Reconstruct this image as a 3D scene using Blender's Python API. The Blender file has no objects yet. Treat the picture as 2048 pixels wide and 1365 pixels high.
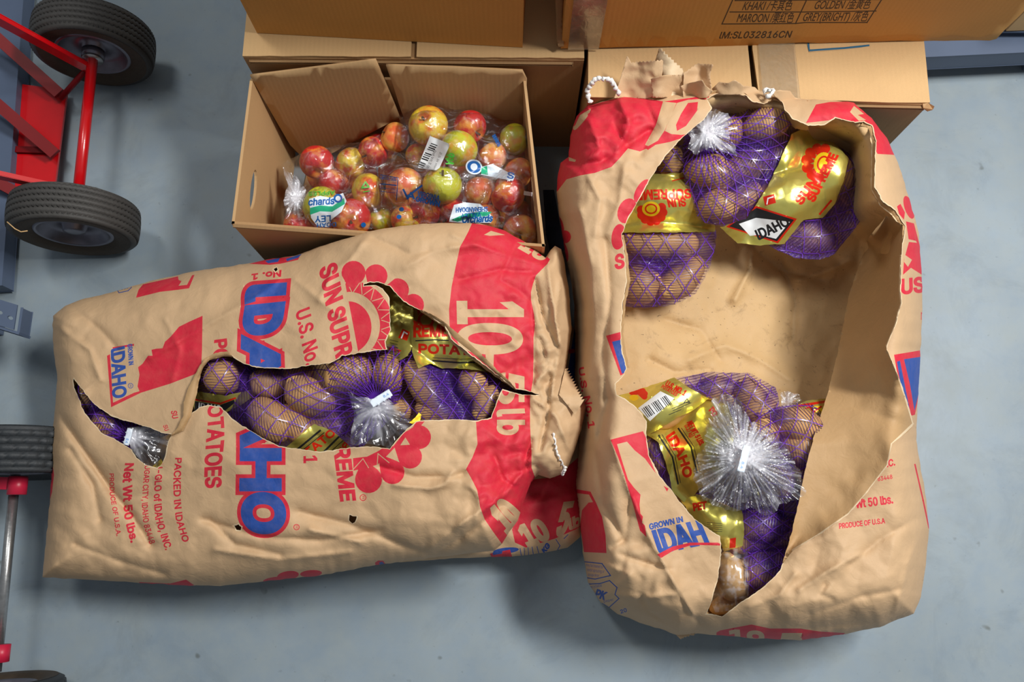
import bpy, bmesh, math, random
import numpy as np
from mathutils import Vector, Matrix
from mathutils.geometry import delaunay_2d_cdt

scene = bpy.context.scene
COL = scene.collection
random.seed(7)
rng = np.random.default_rng(7)

# ------------------------------------------------------------------ camera, world, lights
H = 1.60                      # camera height (m)
F = 1593.0                    # focal length in pixels of the 2048 px frame (28 mm)
TILT = math.radians(13.35)    # away from straight down
cam_d = bpy.data.cameras.new('camera')
cam_d.lens = 28.0
cam_d.sensor_width = 36.0
cam = bpy.data.objects.new('camera', cam_d)
COL.objects.link(cam)
cam.location = (0, 0, H)
cam.rotation_euler = (TILT, 0, 0)
scene.camera = cam

world = bpy.data.worlds.new('world')
scene.world = world
world.use_nodes = True
world.node_tree.nodes['Background'].inputs[0].default_value = (0.86, 0.93, 1.0, 1)
world.node_tree.nodes['Background'].inputs[1].default_value = 0.19


def area(name, loc, target, sx, sy, power, color=(1, 1, 1)):
    l = bpy.data.lights.new(name, 'AREA')
    l.shape = 'RECTANGLE'
    l.size, l.size_y = sx, sy
    l.energy = power
    l.color = color
    o = bpy.data.objects.new(name, l)
    COL.objects.link(o)
    o.location = loc
    o.rotation_euler = (Vector(target) - Vector(loc)).to_track_quat('-Z', 'Y').to_euler()
    return o


area('ceiling_tube_lamp', (1.6, 0.85, 2.8), (0.4, 0.1, 0), 1.0, 0.26, 98, (1.0, 0.985, 0.95))
area('ceiling_tube_lamp', (-0.9, 1.3, 2.9), (0.1, 0.2, 0), 0.26, 1.0, 20, (1.0, 0.985, 0.95))

scene.view_settings.view_transform = 'Standard'
scene.view_settings.look = 'None'
scene.view_settings.gamma = 1.0
scene.view_settings.use_curve_mapping = False
scene.view_settings.exposure = 0.0

# ------------------------------------------------------------------ projection helpers
CT, ST = math.cos(TILT), math.sin(TILT)


def rays(px, py):
    u = (np.asarray(px, float) - 1024.0) / F
    v = (682.5 - np.asarray(py, float)) / F
    dx = u
    dy = ST + v * CT
    dz = -CT + v * ST
    return dx, dy, dz


def P(px, py, z):
    dx, dy, dz = rays(px, py)
    t = (np.asarray(z, float) - H) / dz
    return np.stack([t * dx, t * dy, H + t * dz], -1)


def V(px, py, z):
    return Vector(P(px, py, z).tolist())


def on_plane(o, n):
    """returns a placing function: pixel -> point of the plane through o with normal n"""
    o = np.array(o, float); n = np.array(n, float)

    def f(px, py):
        dx, dy, dz = rays(px, py)
        den = dx * n[0] + dy * n[1] + dz * n[2]
        t = ((o[0]) * n[0] + (o[1]) * n[1] + (o[2] - H) * n[2]) / den
        return np.stack([t * dx, t * dy, H + t * dz], -1)
    return f


def ppm(z=0.3):
    """pixels per metre at height z"""
    return F / (H - z) * 0.985


# ------------------------------------------------------------------ noise
def hsh(i, j, s):
    a = np.sin(i * 127.1 + j * 311.7 + s * 74.7) * 43758.5453
    return a - np.floor(a)


def vnoise(x, y, s=0):
    i, j = np.floor(x), np.floor(y)
    fx, fy = x - i, y - j
    fx = fx * fx * (3 - 2 * fx); fy = fy * fy * (3 - 2 * fy)
    a = hsh(i, j, s); b = hsh(i + 1, j, s); c = hsh(i, j + 1, s); d = hsh(i + 1, j + 1, s)
    return (a + (b - a) * fx) * (1 - fy) + (c + (d - c) * fx) * fy - 0.5


def facet(x, y, s=0):
    """piecewise flat noise with straight creases, like crumpled paper"""
    x = x + 0.7 * vnoise(x * 0.6, y * 0.6, s + 11); y = y + 0.7 * vnoise(x * 0.6 + 9, y * 0.6, s + 12)
    sk = (x + y) * 0.36602540378
    xs, ys = x + sk, y + sk
    i, j = np.floor(xs), np.floor(ys)
    fx, fy = xs - i, ys - j
    a = hsh(i, j, s); d = hsh(i + 1, j + 1, s)
    b = np.where(fx > fy, hsh(i + 1, j, s), hsh(i, j + 1, s))
    m, n = np.maximum(fx, fy), np.minimum(fx, fy)
    return a * (1 - m) + b * (m - n) + d * n - 0.5


def segdist(x, y, poly, closed=False):
    """distance to a polyline, vectorised"""
    pts = np.asarray(poly, float)
    if closed:
        pts = np.vstack([pts, pts[:1]])
    best = np.full(np.shape(x), 1e9)
    for (ax, ay), (bx, by) in zip(pts[:-1, :2], pts[1:, :2]):
        vx, vy = bx - ax, by - ay
        L = vx * vx + vy * vy + 1e-9
        t = np.clip(((x - ax) * vx + (y - ay) * vy) / L, 0, 1)
        best = np.minimum(best, (x - ax - t * vx) ** 2 + (y - ay - t * vy) ** 2)
    return np.sqrt(best)


def inside(x, y, poly):
    p = np.asarray(poly, float)[:, :2]
    x0, y0 = p.min(0); x1, y1 = p.max(0)
    res = np.zeros(x.shape, bool)
    idx = np.nonzero((x >= x0) & (x <= x1) & (y >= y0) & (y <= y1))[0]
    if len(idx) == 0:
        return res
    X, Y = x[idx], y[idx]
    c = np.zeros(len(idx), bool)
    q = np.roll(p, -1, 0)
    for (ax, ay), (bx, by) in zip(p, q):
        if ay == by:
            continue
        m = ((ay > Y) != (by > Y)) & (X < (bx - ax) * (Y - ay) / (by - ay) + ax)
        c ^= m
    res[idx] = c
    return res


def winding(x, y, polys):
    w = np.zeros(x.shape, int)
    for poly in polys:
        p = np.asarray(poly, float)
        x0, y0 = p.min(0); x1, y1 = p.max(0)
        idx = np.nonzero((x <= x1) & (y >= y0) & (y <= y1) & (x >= x0))[0]
        if len(idx) == 0:
            continue
        X, Y = x[idx], y[idx]
        ww = np.zeros(len(idx), int)
        q = np.roll(p, -1, 0)
        for (ax, ay), (bx, by) in zip(p, q):
            if ay == by:
                continue
            hit = X < (bx - ax) * (Y - ay) / (by - ay) + ax
            ww += ((ay <= Y) & (by > Y) & hit).astype(int) - ((by <= Y) & (ay > Y) & hit).astype(int)
        w[idx] += ww
    return w != 0


def dens(poly, sp, jit=0.0, closed=True, seed=1):
    pts = np.asarray(poly, float)
    nx = np.roll(pts, -1, 0) if closed else pts[1:]
    src = pts if closed else pts[:-1]
    out = []
    for a, b in zip(src, nx):
        n = max(1, int(round(np.hypot(*(b - a)[:2]) / sp)))
        for k in range(n):
            out.append(a + (b - a) * k / n)
    if not closed:
        out.append(pts[-1])
    out = np.array(out)
    if jit:
        k = np.arange(len(out)) * sp
        out[:, 0] += jit * (2 * vnoise(k / 9.0, k * 0 + seed, 3) + 1.2 * vnoise(k / 3.1, k * 0 + seed, 4))
        out[:, 1] += jit * (2 * vnoise(k / 9.0, k * 0 + seed + 50, 5) + 1.2 * vnoise(k / 3.1, k * 0 + seed, 6))
    return out


def smooth(poly, n=3, closed=True):
    """catmull-rom resample of a control polygon"""
    p = np.asarray(poly, float)
    N = len(p)
    out = []
    rngk = range(N) if closed else range(N - 1)
    for i in rngk:
        if closed:
            a, b, c, d = p[(i - 1) % N], p[i], p[(i + 1) % N], p[(i + 2) % N]
        else:
            a, b, c, d = p[max(i - 1, 0)], p[i], p[i + 1], p[min(i + 2, N - 1)]
        for k in range(n):
            t = k / n
            out.append(0.5 * (2 * b + (c - a) * t + (2 * a - 5 * b + 4 * c - d) * t * t + (3 * b - a - 3 * c + d) * t ** 3))
    if not closed:
        out.append(p[-1])
    return np.array(out)


# ------------------------------------------------------------------ materials
def srgb(r, g, b):
    f = lambda c: (c / 255 / 12.92) if c / 255 <= 0.04045 else ((c / 255 + 0.055) / 1.055) ** 2.4
    return (f(r), f(g), f(b), 1)


class NT:
    def __init__(self, name):
        self.m = bpy.data.materials.new(name)
        self.m.use_nodes = True
        self.t = self.m.node_tree
        self.b = self.t.nodes['Principled BSDF']
        self.out = self.t.nodes['Material Output']

    def n(self, typ, **kw):
        nd = self.t.nodes.new(typ)
        for k, v in kw.items():
            setattr(nd, k, v)
        return nd

    def l(self, a, b):
        self.t.links.new(a, b)

    def coord(self, scale=(1, 1, 1), rot=(0, 0, 0)):
        c = self.n('ShaderNodeTexCoord'); m = self.n('ShaderNodeMapping')
        m.inputs['Scale'].default_value = scale; m.inputs['Rotation'].default_value = rot
        self.l(c.outputs['Object'], m.inputs[0])
        return m.outputs[0]

    def noise(self, scale, detail=4, rough=0.5, vec=None, dist=0.0):
        nd = self.n('ShaderNodeTexNoise')
        nd.inputs['Scale'].default_value = scale; nd.inputs['Detail'].default_value = detail
        nd.inputs['Roughness'].default_value = rough; nd.inputs['Distortion'].default_value = dist
        self.l(vec if vec else self.coord(), nd.inputs['Vector'])
        return nd.outputs[0]

    def ramp(self, fac, stops, interp='LINEAR'):
        r = self.n('ShaderNodeValToRGB')
        r.color_ramp.interpolation = interp
        e = r.color_ramp.elements
        e[0].position, e[0].color = stops[0]
        e[1].position, e[1].color = stops[1]
        for p, c in stops[2:]:
            x = e.new(p); x.color = c
        self.l(fac, r.inputs[0])
        return r.outputs[0]

    def mix(self, fac, a, b, mode='MIX'):
        m = self.n('ShaderNodeMix', data_type='RGBA', blend_type=mode)
        for s, v in ((m.inputs[0], fac), (m.inputs[6], a), (m.inputs[7], b)):
            if hasattr(v, 'node'):
                self.l(v, s)
            else:
                s.default_value = v
        return m.outputs[2]

    def bump(self, h, strength=0.3, dist=0.001, normal=None):
        b = self.n('ShaderNodeBump')
        b.inputs['Strength'].default_value = strength; b.inputs['Distance'].default_value = dist
        self.l(h, b.inputs['Height'])
        if normal:
            self.l(normal, b.inputs['Normal'])
        self.l(b.outputs[0], self.b.inputs['Normal'])
        return b.outputs[0]


def g(v):
    return (v, v, v, 1)


KRAFT = srgb(203, 169, 130)
KRAFT_IN = srgb(184, 148, 104)


def m_paper(name, ink=None, base=KRAFT, dirt=False):
    t = NT(name)
    n1 = t.noise(14, 5, 0.6)
    n2 = t.noise(900, 3, 0.7)
    dark = tuple(c * 0.86 for c in base[:3]) + (1,)
    lite = tuple(min(1, c * 1.1) for c in base[:3]) + (1,)
    k = t.mix(n1, dark, lite)
    k = t.mix(t.ramp(n2, [(0.35, g(0.0)), (0.7, g(0.22))]), k, tuple(c * 0.72 for c in base[:3]) + (1,))
    if dirt:
        d = t.ramp(t.noise(26, 6, 0.75, dist=0.6), [(0.56, g(0)), (0.74, g(0.55))])
        k = t.mix(d, k, srgb(120, 92, 62))
        d2 = t.ramp(t.noise(170, 2, 0.5), [(0.70, g(0)), (0.76, g(0.7))])
        k = t.mix(d2, k, srgb(90, 66, 42))
    if ink:
        w = t.ramp(t.noise(60, 6, 0.65), [(0.25, g(0.90)), (0.6, g(0.98))])
        p = t.mix(w, k, ink)
        geo = t.n('ShaderNodeNewGeometry')
        k2 = t.mix(geo.outputs['Backfacing'], p, k)
        k = k2
    t.l(k, t.b.inputs['Base Color'])
    t.b.inputs['Roughness'].default_value = 0.62
    t.b.inputs['Specular IOR Level'].default_value = 0.35
    cr = t.noise(55, 4, 0.55, dist=0.8)
    t.bump(cr, 0.35, 0.003)
    return t.m


M = {}
M['paper'] = m_paper('kraft_paper')
M['paper_in'] = m_paper('kraft_paper_inner_side', base=KRAFT_IN)
M['paper_dirt'] = m_paper('kraft_paper_dusty', base=srgb(205, 170, 122), dirt=True)
M['red'] = m_paper('red_ink_on_kraft', srgb(206, 26, 56))
M['blue'] = m_paper('blue_ink_on_kraft', srgb(24, 74, 158))
M['torn'] = m_paper('torn_paper_fibre', base=srgb(226, 202, 166))
PAPER = [M['paper'], M['red'], M['blue'], M['torn']]


def m_card(name, col, scale=1.0, vert=True):
    t = NT(name)
    n1 = t.noise(6, 5, 0.6)
    w = t.n('ShaderNodeTexWave'); w.inputs['Scale'].default_value = 38; w.inputs['Distortion'].default_value = 0.6
    w.bands_direction = 'X' if vert else 'Y'
    t.l(t.coord(), w.inputs['Vector'])
    dark = tuple(c * 0.86 for c in col[:3]) + (1,)
    lite = tuple(min(1, c * 1.08) for c in col[:3]) + (1,)
    k = t.mix(n1, dark, lite)
    fib = t.noise(500, 3, 0.7)
    k = t.mix(t.ramp(fib, [(0.4, g(0)), (0.75, g(0.25))]), k, tuple(c * 0.7 for c in col[:3]) + (1,))
    t.l(k, t.b.inputs['Base Color'])
    t.b.inputs['Roughness'].default_value = 0.7
    t.b.inputs['Specular IOR Level'].default_value = 0.3
    a = t.n('ShaderNodeMath', operation='ADD'); t.l(w.outputs[1], a.inputs[0]); t.l(n1, a.inputs[1])
    t.bump(a.outputs[0], 0.045, 0.002)
    return t.m


M['card'] = m_card('corrugated_cardboard', srgb(196, 158, 112))
M['card_o'] = m_card('golden_cardboard', srgb(205, 148, 76))
M['card_l'] = m_card('pale_cardboard', srgb(208, 170, 120))
M['card_d'] = m_card('brown_cardboard', srgb(178, 138, 94))
M['card_edge'] = m_card('cut_cardboard_edge', srgb(150, 116, 78))


def m_plain(name, col, rough=0.5, metal=0.0, spec=0.5, nscale=None, var=0.15, bump=0.0, bscale=80, coat=0):
    t = NT(name)
    n1 = t.noise(nscale or 20, 4, 0.6)
    k = t.mix(n1, tuple(c * (1 - var) for c in col[:3]) + (1,), tuple(min(1, c * (1 + var)) for c in col[:3]) + (1,))
    t.l(k, t.b.inputs['Base Color'])
    t.b.inputs['Roughness'].default_value = rough
    t.b.inputs['Metallic'].default_value = metal
    t.b.inputs['Specular IOR Level'].default_value = spec
    t.b.inputs['Coat Weight'].default_value = coat
    if bump:
        t.bump(t.noise(bscale, 4, 0.6), bump, 0.002)
    return t.m


M['black_ink'] = m_plain('black_ink', srgb(70, 48, 28), 0.7)
M['teal_ink'] = m_plain('teal_ink', srgb(30, 90, 120), 0.7)
M['red_paint'] = m_plain('red_enamel_paint', srgb(205, 8, 18), 0.28, spec=0.6, coat=0.4)
M['dark_red_paint'] = m_plain('dull_red_enamel_paint', srgb(120, 6, 14), 0.45, spec=0.25)
M['pink_red'] = m_plain('faded_red_plastic', srgb(200, 34, 66), 0.4)
M['rubber'] = m_plain('worn_tyre_rubber', srgb(64, 62, 60), 0.62, nscale=60, var=0.25, bump=0.3, bscale=300)
M['rubber_b'] = m_plain('black_tyre_rubber', srgb(46, 50, 54), 0.6, nscale=60, var=0.25, bump=0.3, bscale=300)
M['rubber_br'] = m_plain('brown_dusty_rubber', srgb(62, 50, 36), 0.7, nscale=70, var=0.3, bump=0.3, bscale=260)
M['hub'] = m_plain('dull_hub_steel', srgb(125, 122, 132), 0.35, 0.75, nscale=40, var=0.3)
M['steel'] = m_plain('brushed_zinc_steel', srgb(175, 175, 175), 0.32, 0.85, nscale=120, var=0.3, bump=0.2)
M['blue_steel'] = m_plain('blue_grey_painted_steel', srgb(84, 98, 122), 0.45, nscale=12, var=0.12)
M['blue_steel_d'] = m_plain('slot_dark', srgb(30, 32, 36), 0.8)
M['string'] = m_plain('white_cotton_string', srgb(232, 230, 226), 0.8, nscale=300, var=0.1)
M['clip'] = m_plain('white_plastic_clip', srgb(222, 232, 244), 0.35, spec=0.5, var=0.03)
M['clip_ink'] = m_plain('blue_clip_ink', srgb(120, 160, 215), 0.5)
M['white_label'] = m_plain('white_sticker', srgb(235, 238, 240), 0.4, var=0.03)
M['stamp_black'] = m_plain('black_label_ink', srgb(25, 25, 28), 0.5)
M['foil_red'] = m_plain('red_foil_ink', srgb(226, 44, 22), 0.32, 0.35, nscale=60, var=0.15)
M['foil_yel'] = m_plain('yellow_foil_ink', srgb(250, 205, 30), 0.35, 0.3)
M['ink_green'] = m_plain('green_film_ink', srgb(80, 180, 60), 0.35)
M['ink_teal'] = m_plain('turquoise_film_ink', srgb(40, 175, 130), 0.35)
M['ink_blue'] = m_plain('blue_film_ink', srgb(20, 95, 170), 0.35)
M['ink_navy'] = m_plain('navy_film_ink', srgb(18, 60, 110), 0.35)
M['ink_white'] = m_plain('white_film_ink', srgb(225, 235, 245), 0.3, var=0.04)
M['stem'] = m_plain('apple_stem', srgb(92, 66, 34), 0.8)
M['navy_cloth'] = m_plain('dark_navy_fabric', srgb(16, 24, 40), 0.9)


def m_foil():
    t = NT('gold_foil')
    n = t.noise(26, 4, 0.6)
    k = t.mix(n, srgb(216, 200, 78), srgb(246, 238, 140))
    t.l(k, t.b.inputs['Base Color'])
    t.b.inputs['Metallic'].default_value = 0.76
    t.b.inputs['Roughness'].default_value = 0.27
    v = t.n('ShaderNodeTexVoronoi'); v.inputs['Scale'].default_value = 55
    t.l(t.coord(), v.inputs['Vector'])
    t.bump(v.outputs['Distance'], 0.24, 0.004)
    return t.m


M['foil'] = m_foil()


def m_potato():
    t = NT('potato_skin')
    oi = t.n('ShaderNodeObjectInfo')
    n = t.noise(30, 6, 0.65)
    a = t.mix(n, srgb(184, 132, 76), srgb(232, 186, 122))
    b = t.mix(oi.outputs['Random'], a, t.mix(n, srgb(186, 136, 76), srgb(236, 192, 128)))
    sp = t.ramp(t.noise(260, 3, 0.6), [(0.62, g(0)), (0.72, g(0.6))])
    k = t.mix(sp, b, srgb(110, 74, 40))
    t.l(k, t.b.inputs['Base Color'])
    t.b.inputs['Roughness'].default_value = 0.55
    t.b.inputs['Specular IOR Level'].default_value = 0.3
    t.bump(t.noise(220, 4, 0.7), 0.35, 0.0015)
    return t.m


M['potato'] = m_potato()


def m_apple(name, top, side, bias):
    t = NT(name)
    c = t.n('ShaderNodeTexCoord'); oi = t.n('ShaderNodeObjectInfo')
    mp = t.n('ShaderNodeMapping'); t.l(c.outputs['Object'], mp.inputs[0]); t.l(oi.outputs['Random'], mp.inputs['Location'])
    n = t.noise(1.4, 2, 0.5, vec=mp.outputs[0])
    st = t.n('ShaderNodeMapping'); t.l(c.outputs['Object'], st.inputs[0]); st.inputs['Scale'].default_value = (9, 9, 1.2)
    n2 = t.noise(2.2, 5, 0.7, vec=st.outputs[0])
    a = t.n('ShaderNodeMath', operation='MULTIPLY_ADD'); t.l(n2, a.inputs[0]); a.inputs[1].default_value = 0.22; t.l(n, a.inputs[2])
    f = t.ramp(a.outputs[0], [(bias - 0.09, g(0)), (bias + 0.11, g(1))])
    k = t.mix(f, top, side)
    sp = t.ramp(t.noise(22, 1, 0.4), [(0.73, g(0)), (0.80, g(0.22))])
    k = t.mix(sp, k, srgb(240, 214, 150))
    t.l(k, t.b.inputs['Base Color'])
    t.b.inputs['Roughness'].default_value = 0.3
    t.b.inputs['Specular IOR Level'].default_value = 0.5
    return t.m


M['apple_red'] = m_apple('red_blush_apple_skin', srgb(240, 160, 60), srgb(206, 40, 40), 0.50)
M['apple_mix'] = m_apple('yellow_red_apple_skin', srgb(238, 205, 60), srgb(222, 84, 44), 0.61)
M['apple_yel'] = m_apple('green_yellow_apple_skin', srgb(206, 206, 50), srgb(232, 160, 56), 0.68)
M['apple_or'] = m_apple('orange_apple_skin', srgb(240, 178, 84), srgb(226, 106, 62), 0.56)


def m_film(name, tint, white=0.18, gloss=0.3, rough=0.08, bscale=60, bstr=0.5, wn=(0.45, 0.75, 0.5)):
    """clear crinkled film: transparent with milky creases and gloss"""
    t = NT(name)
    t.t.nodes.remove(t.b)
    tr = t.n('ShaderNodeBsdfTransparent'); tr.inputs[0].default_value = (0.96, 0.97, 0.98, 1)
    gl = t.n('ShaderNodeBsdfGlossy'); gl.inputs['Roughness'].default_value = rough
    df = t.n('ShaderNodeBsdfDiffuse'); df.inputs[0].default_value = tint
    nz = t.noise(bscale, 4, 0.6, dist=1.2)
    bp = t.n('ShaderNodeBump'); bp.inputs['Strength'].default_value = bstr; bp.inputs['Distance'].default_value = 0.006
    t.l(nz, bp.inputs['Height']); t.l(bp.outputs[0], gl.inputs['Normal'])
    mx1 = t.n('ShaderNodeMixShader'); mx2 = t.n('ShaderNodeMixShader')
    wf = t.ramp(t.noise(bscale * 0.8, 5, 0.7, dist=2.0), [(wn[0], g(white)), (wn[1], g(wn[2]))])
    t.l(wf, mx1.inputs[0]); t.l(tr.outputs[0], mx1.inputs[1]); t.l(df.outputs[0], mx1.inputs[2])
    lw = t.n('ShaderNodeLayerWeight'); lw.inputs['Blend'].default_value = 0.25
    t.l(bp.outputs[0], lw.inputs['Normal'])
    ad = t.n('ShaderNodeMath', operation='MULTIPLY_ADD'); t.l(lw.outputs['Fresnel'], ad.inputs[0]); ad.inputs[1].default_value = 0.7; ad.inputs[2].default_value = gloss * 0.4
    t.l(ad.outputs[0], mx2.inputs[0]); t.l(mx1.outputs[0], mx2.inputs[1]); t.l(gl.outputs[0], mx2.inputs[2])
    t.l(mx2.outputs[0], t.out.inputs[0])
    return t.m


M['film'] = m_film('clear_bag_film', srgb(225, 225, 232), 0.02, 0.18, 0.06, 34, 0.7, (0.52, 0.82, 0.40))


def m_tuft():
    t = NT('crinkled_clear_film')
    t.t.nodes.remove(t.b)
    tr = t.n('ShaderNodeBsdfTransparent'); tr.inputs[0].default_value = (0.95, 0.96, 0.98, 1)
    gl = t.n('ShaderNodeBsdfGlossy'); gl.inputs['Roughness'].default_value = 0.16
    df = t.n('ShaderNodeBsdfDiffuse'); df.inputs[0].default_value = srgb(236, 236, 244)
    at = t.n('ShaderNodeAttribute'); at.attribute_name = 'streak'
    wf = t.ramp(at.outputs['Fac'], [(0.25, g(0.03)), (0.95, g(0.75))])
    m1 = t.n('ShaderNodeMixShader'); m2 = t.n('ShaderNodeMixShader')
    t.l(wf, m1.inputs[0]); t.l(tr.outputs[0], m1.inputs[1]); t.l(df.outputs[0], m1.inputs[2])
    lw = t.n('ShaderNodeLayerWeight'); lw.inputs['Blend'].default_value = 0.3
    ad = t.n('ShaderNodeMath', operation='MULTIPLY_ADD'); t.l(lw.outputs['Fresnel'], ad.inputs[0]); ad.inputs[1].default_value = 0.6; ad.inputs[2].default_value = 0.08
    t.l(ad.outputs[0], m2.inputs[0]); t.l(m1.outputs[0], m2.inputs[1]); t.l(gl.outputs[0], m2.inputs[2])
    t.l(m2.outputs[0], t.out.inputs[0])
    return t.m


M['tuft'] = m_tuft()
M['tape'] = m_film('clear_packing_tape', srgb(210, 190, 160), 0.12, 0.2, 0.15, 30, 0.2, (0.4, 0.8, 0.3))


def m_net():
    t = NT('purple_net_strand')
    k = t.mix(t.noise(90, 3, 0.6), srgb(70, 28, 132), srgb(116, 60, 196))
    t.l(k, t.b.inputs['Base Color'])
    t.b.inputs['Roughness'].default_value = 0.28
    t.b.inputs['Specular IOR Level'].default_value = 0.7
    return t.m


M['net'] = m_net()
M['net_fine'] = m_plain('dark_net_thread', srgb(64, 26, 76), 0.4, spec=0.6)


def m_netfilm():
    t = NT('gathered_purple_net')
    t.t.nodes.remove(t.b)
    tr = t.n('ShaderNodeBsdfTransparent'); tr.inputs[0].default_value = (0.97, 0.95, 0.98, 1)
    pb = t.n('ShaderNodeBsdfPrincipled')
    k = t.mix(t.noise(80, 4, 0.6), srgb(44, 18, 100), srgb(98, 46, 188))
    t.l(k, pb.inputs['Base Color']); pb.inputs['Roughness'].default_value = 0.22; pb.inputs['Specular IOR Level'].default_value = 0.9
    bp = t.n('ShaderNodeBump'); bp.inputs['Strength'].default_value = 0.9; bp.inputs['Distance'].default_value = 0.006
    t.l(t.noise(150, 3, 0.6, dist=1.5), bp.inputs['Height']); t.l(bp.outputs[0], pb.inputs['Normal'])
    at = t.n('ShaderNodeAttribute'); at.attribute_name = 'gather'
    nz = t.ramp(t.noise(120, 3, 0.6, dist=1), [(0.3, g(0.35)), (0.7, g(1.0))])
    mu = t.n('ShaderNodeMath', operation='MULTIPLY'); t.l(at.outputs['Fac'], mu.inputs[0]); t.l(nz, mu.inputs[1])
    ad = t.n('ShaderNodeMath', operation='ADD'); t.l(mu.outputs[0], ad.inputs[0]); ad.inputs[1].default_value = 0.02; ad.use_clamp = True
    mx = t.n('ShaderNodeMixShader'); t.l(ad.outputs[0], mx.inputs[0]); t.l(tr.outputs[0], mx.inputs[1]); t.l(pb.outputs[0], mx.inputs[2])
    t.l(mx.outputs[0], t.out.inputs[0])
    return t.m


M['netfilm'] = m_netfilm()


def m_floor():
    t = NT('painted_concrete_floor')
    n1 = t.noise(2.2, 6, 0.6); n2 = t.noise(16, 6, 0.65); n3 = t.noise(90, 3, 0.6)
    k = t.mix(n1, srgb(102, 117, 131), srgb(164, 179, 190))
    k = t.mix(t.ramp(n2, [(0.35, g(0)), (0.7, g(0.5))]), k, srgb(150, 158, 156))
    k = t.mix(t.ramp(t.noise(5, 7, 0.72, dist=0.8), [(0.5, g(0)), (0.75, g(0.35))]), k, srgb(92, 102, 110))
    k = t.mix(t.ramp(n3, [(0.67, g(0)), (0.78, g(0.45))]), k, srgb(86, 92, 90))
    st = t.ramp(t.noise(24, 2, 0.5), [(0.72, g(0)), (0.78, g(0.75))])
    k = t.mix(st, k, srgb(92, 98, 96))
    t.l(k, t.b.inputs['Base Color'])
    t.l(t.ramp(n2, [(0.3, g(0.34)), (0.7, g(0.5))]), t.b.inputs['Roughness'])
    t.b.inputs['Specular IOR Level'].default_value = 0.4
    t.bump(t.noise(60, 5, 0.6), 0.15, 0.001)
    return t.m


M['floor'] = m_floor()


# ------------------------------------------------------------------ object helpers
def link(name, me, mats, parent=None, smooth_=True):
    for m in (mats if isinstance(mats, (list, tuple)) else [mats]):
        me.materials.append(m)
    o = bpy.data.objects.new(name, me)
    COL.objects.link(o)
    if parent is not None:
        o.parent = parent
        o.matrix_parent_inverse = parent.matrix_basis.inverted()
    if smooth_:
        me.polygons.foreach_set('use_smooth', np.ones(len(me.polygons), bool))
    me.update()
    return o


def tag(o, label=None, cat=None, group=None, kind=None):
    if label: o['label'] = label
    if cat: o['category'] = cat
    if group: o['group'] = group
    if kind: o['kind'] = kind
    return o


def empty(name, loc, label, cat, group=None):
    o = bpy.data.objects.new(name, None)
    o.empty_display_size = 0.05
    COL.objects.link(o)
    o.location = loc
    return tag(o, label, cat, group)


def from_np(name, verts, faces, mats, parent=None, midx=None, smooth_=True, attr=None):
    me = bpy.data.meshes.new(name)
    verts = np.asarray(verts, np.float32); faces = np.asarray(faces, np.int32)
    k = faces.shape[1]
    me.vertices.add(len(verts)); me.vertices.foreach_set('co', verts.ravel())
    me.loops.add(faces.size); me.loops.foreach_set('vertex_index', faces.ravel())
    me.polygons.add(len(faces))
    me.polygons.foreach_set('loop_start', np.arange(0, faces.size, k, dtype=np.int32))
    me.update(calc_edges=True)
    o = link(name, me, mats, parent, smooth_)
    if midx is not None:
        me.polygons.foreach_set('material_index', np.asarray(midx, np.int32))
    if attr is not None:
        a = me.attributes.new(attr[0], 'FLOAT', 'POINT')
        a.data.foreach_set('value', np.asarray(attr[1], np.float32))
    me.update()
    return o


def from_bm(name, bm, mats, parent=None, smooth_=True, recalc=True):
    if recalc:
        bmesh.ops.recalc_face_normals(bm, faces=bm.faces)
    me = bpy.data.meshes.new(name)
    bm.to_mesh(me); bm.free()
    return link(name, me, mats, parent, smooth_)


# ------------------------------------------------------------------ lettering as outlines
_glyphs = {}
import os
FONT = None
try:
    for _r in ('LOCAL', 'SYSTEM'):
        _f = os.path.join(bpy.utils.resource_path(_r), 'datafiles', 'fonts', 'Inter.woff2')
        if FONT is None and os.path.exists(_f):
            FONT = bpy.data.fonts.load(_f)          # the sans face that ships inside Blender
except Exception:
    FONT = None


def text_polys(s):
    """closed outlines of a line of lettering, normalised: x 0..1 over its width, y 0..1 over cap height"""
    if s in _glyphs:
        return _glyphs[s]
    cu = bpy.data.curves.new('lettering', 'FONT')
    latin = all(ord(ch) < 256 for ch in s)
    cu.body = s.replace('I', 'l') if (FONT and latin) else s
    if FONT and latin: cu.font = FONT
    ob = bpy.data.objects.new('lettering', cu)
    COL.objects.link(ob)
    dg = bpy.context.evaluated_depsgraph_get()
    c2 = ob.evaluated_get(dg).to_curve(dg)
    out = []
    for sp in c2.splines:
        if sp.type == 'BEZIER':
            b = sp.bezier_points; n = len(b); pts = []
            for i in range(n):
                p0, p1 = b[i], b[(i + 1) % n]
                a, h1, h2, c = (np.array(v[:2]) for v in (p0.co, p0.handle_right, p1.handle_left, p1.co))
                straight = abs(np.cross(h1 - a, c - a)) < 1e-4 and abs(np.cross(h2 - a, c - a)) < 1e-4
                m = 1 if straight else 4
                for k in range(m):
                    t = k / m
                    pts.append(a * (1 - t) ** 3 + 3 * h1 * t * (1 - t) ** 2 + 3 * h2 * t * t * (1 - t) + c * t ** 3)
            out.append(np.array(pts))
        else:
            out.append(np.array([p.co[:2] for p in sp.points]))
    ob.evaluated_get(dg).to_curve_clear()
    bpy.data.objects.remove(ob); bpy.data.curves.remove(cu)
    out = [p for p in out if len(p) > 2]
    allp = np.vstack(out)
    _glyphs[s] = (out, allp[:, 0].min(), allp[:, 0].max())
    return _glyphs[s]


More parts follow.
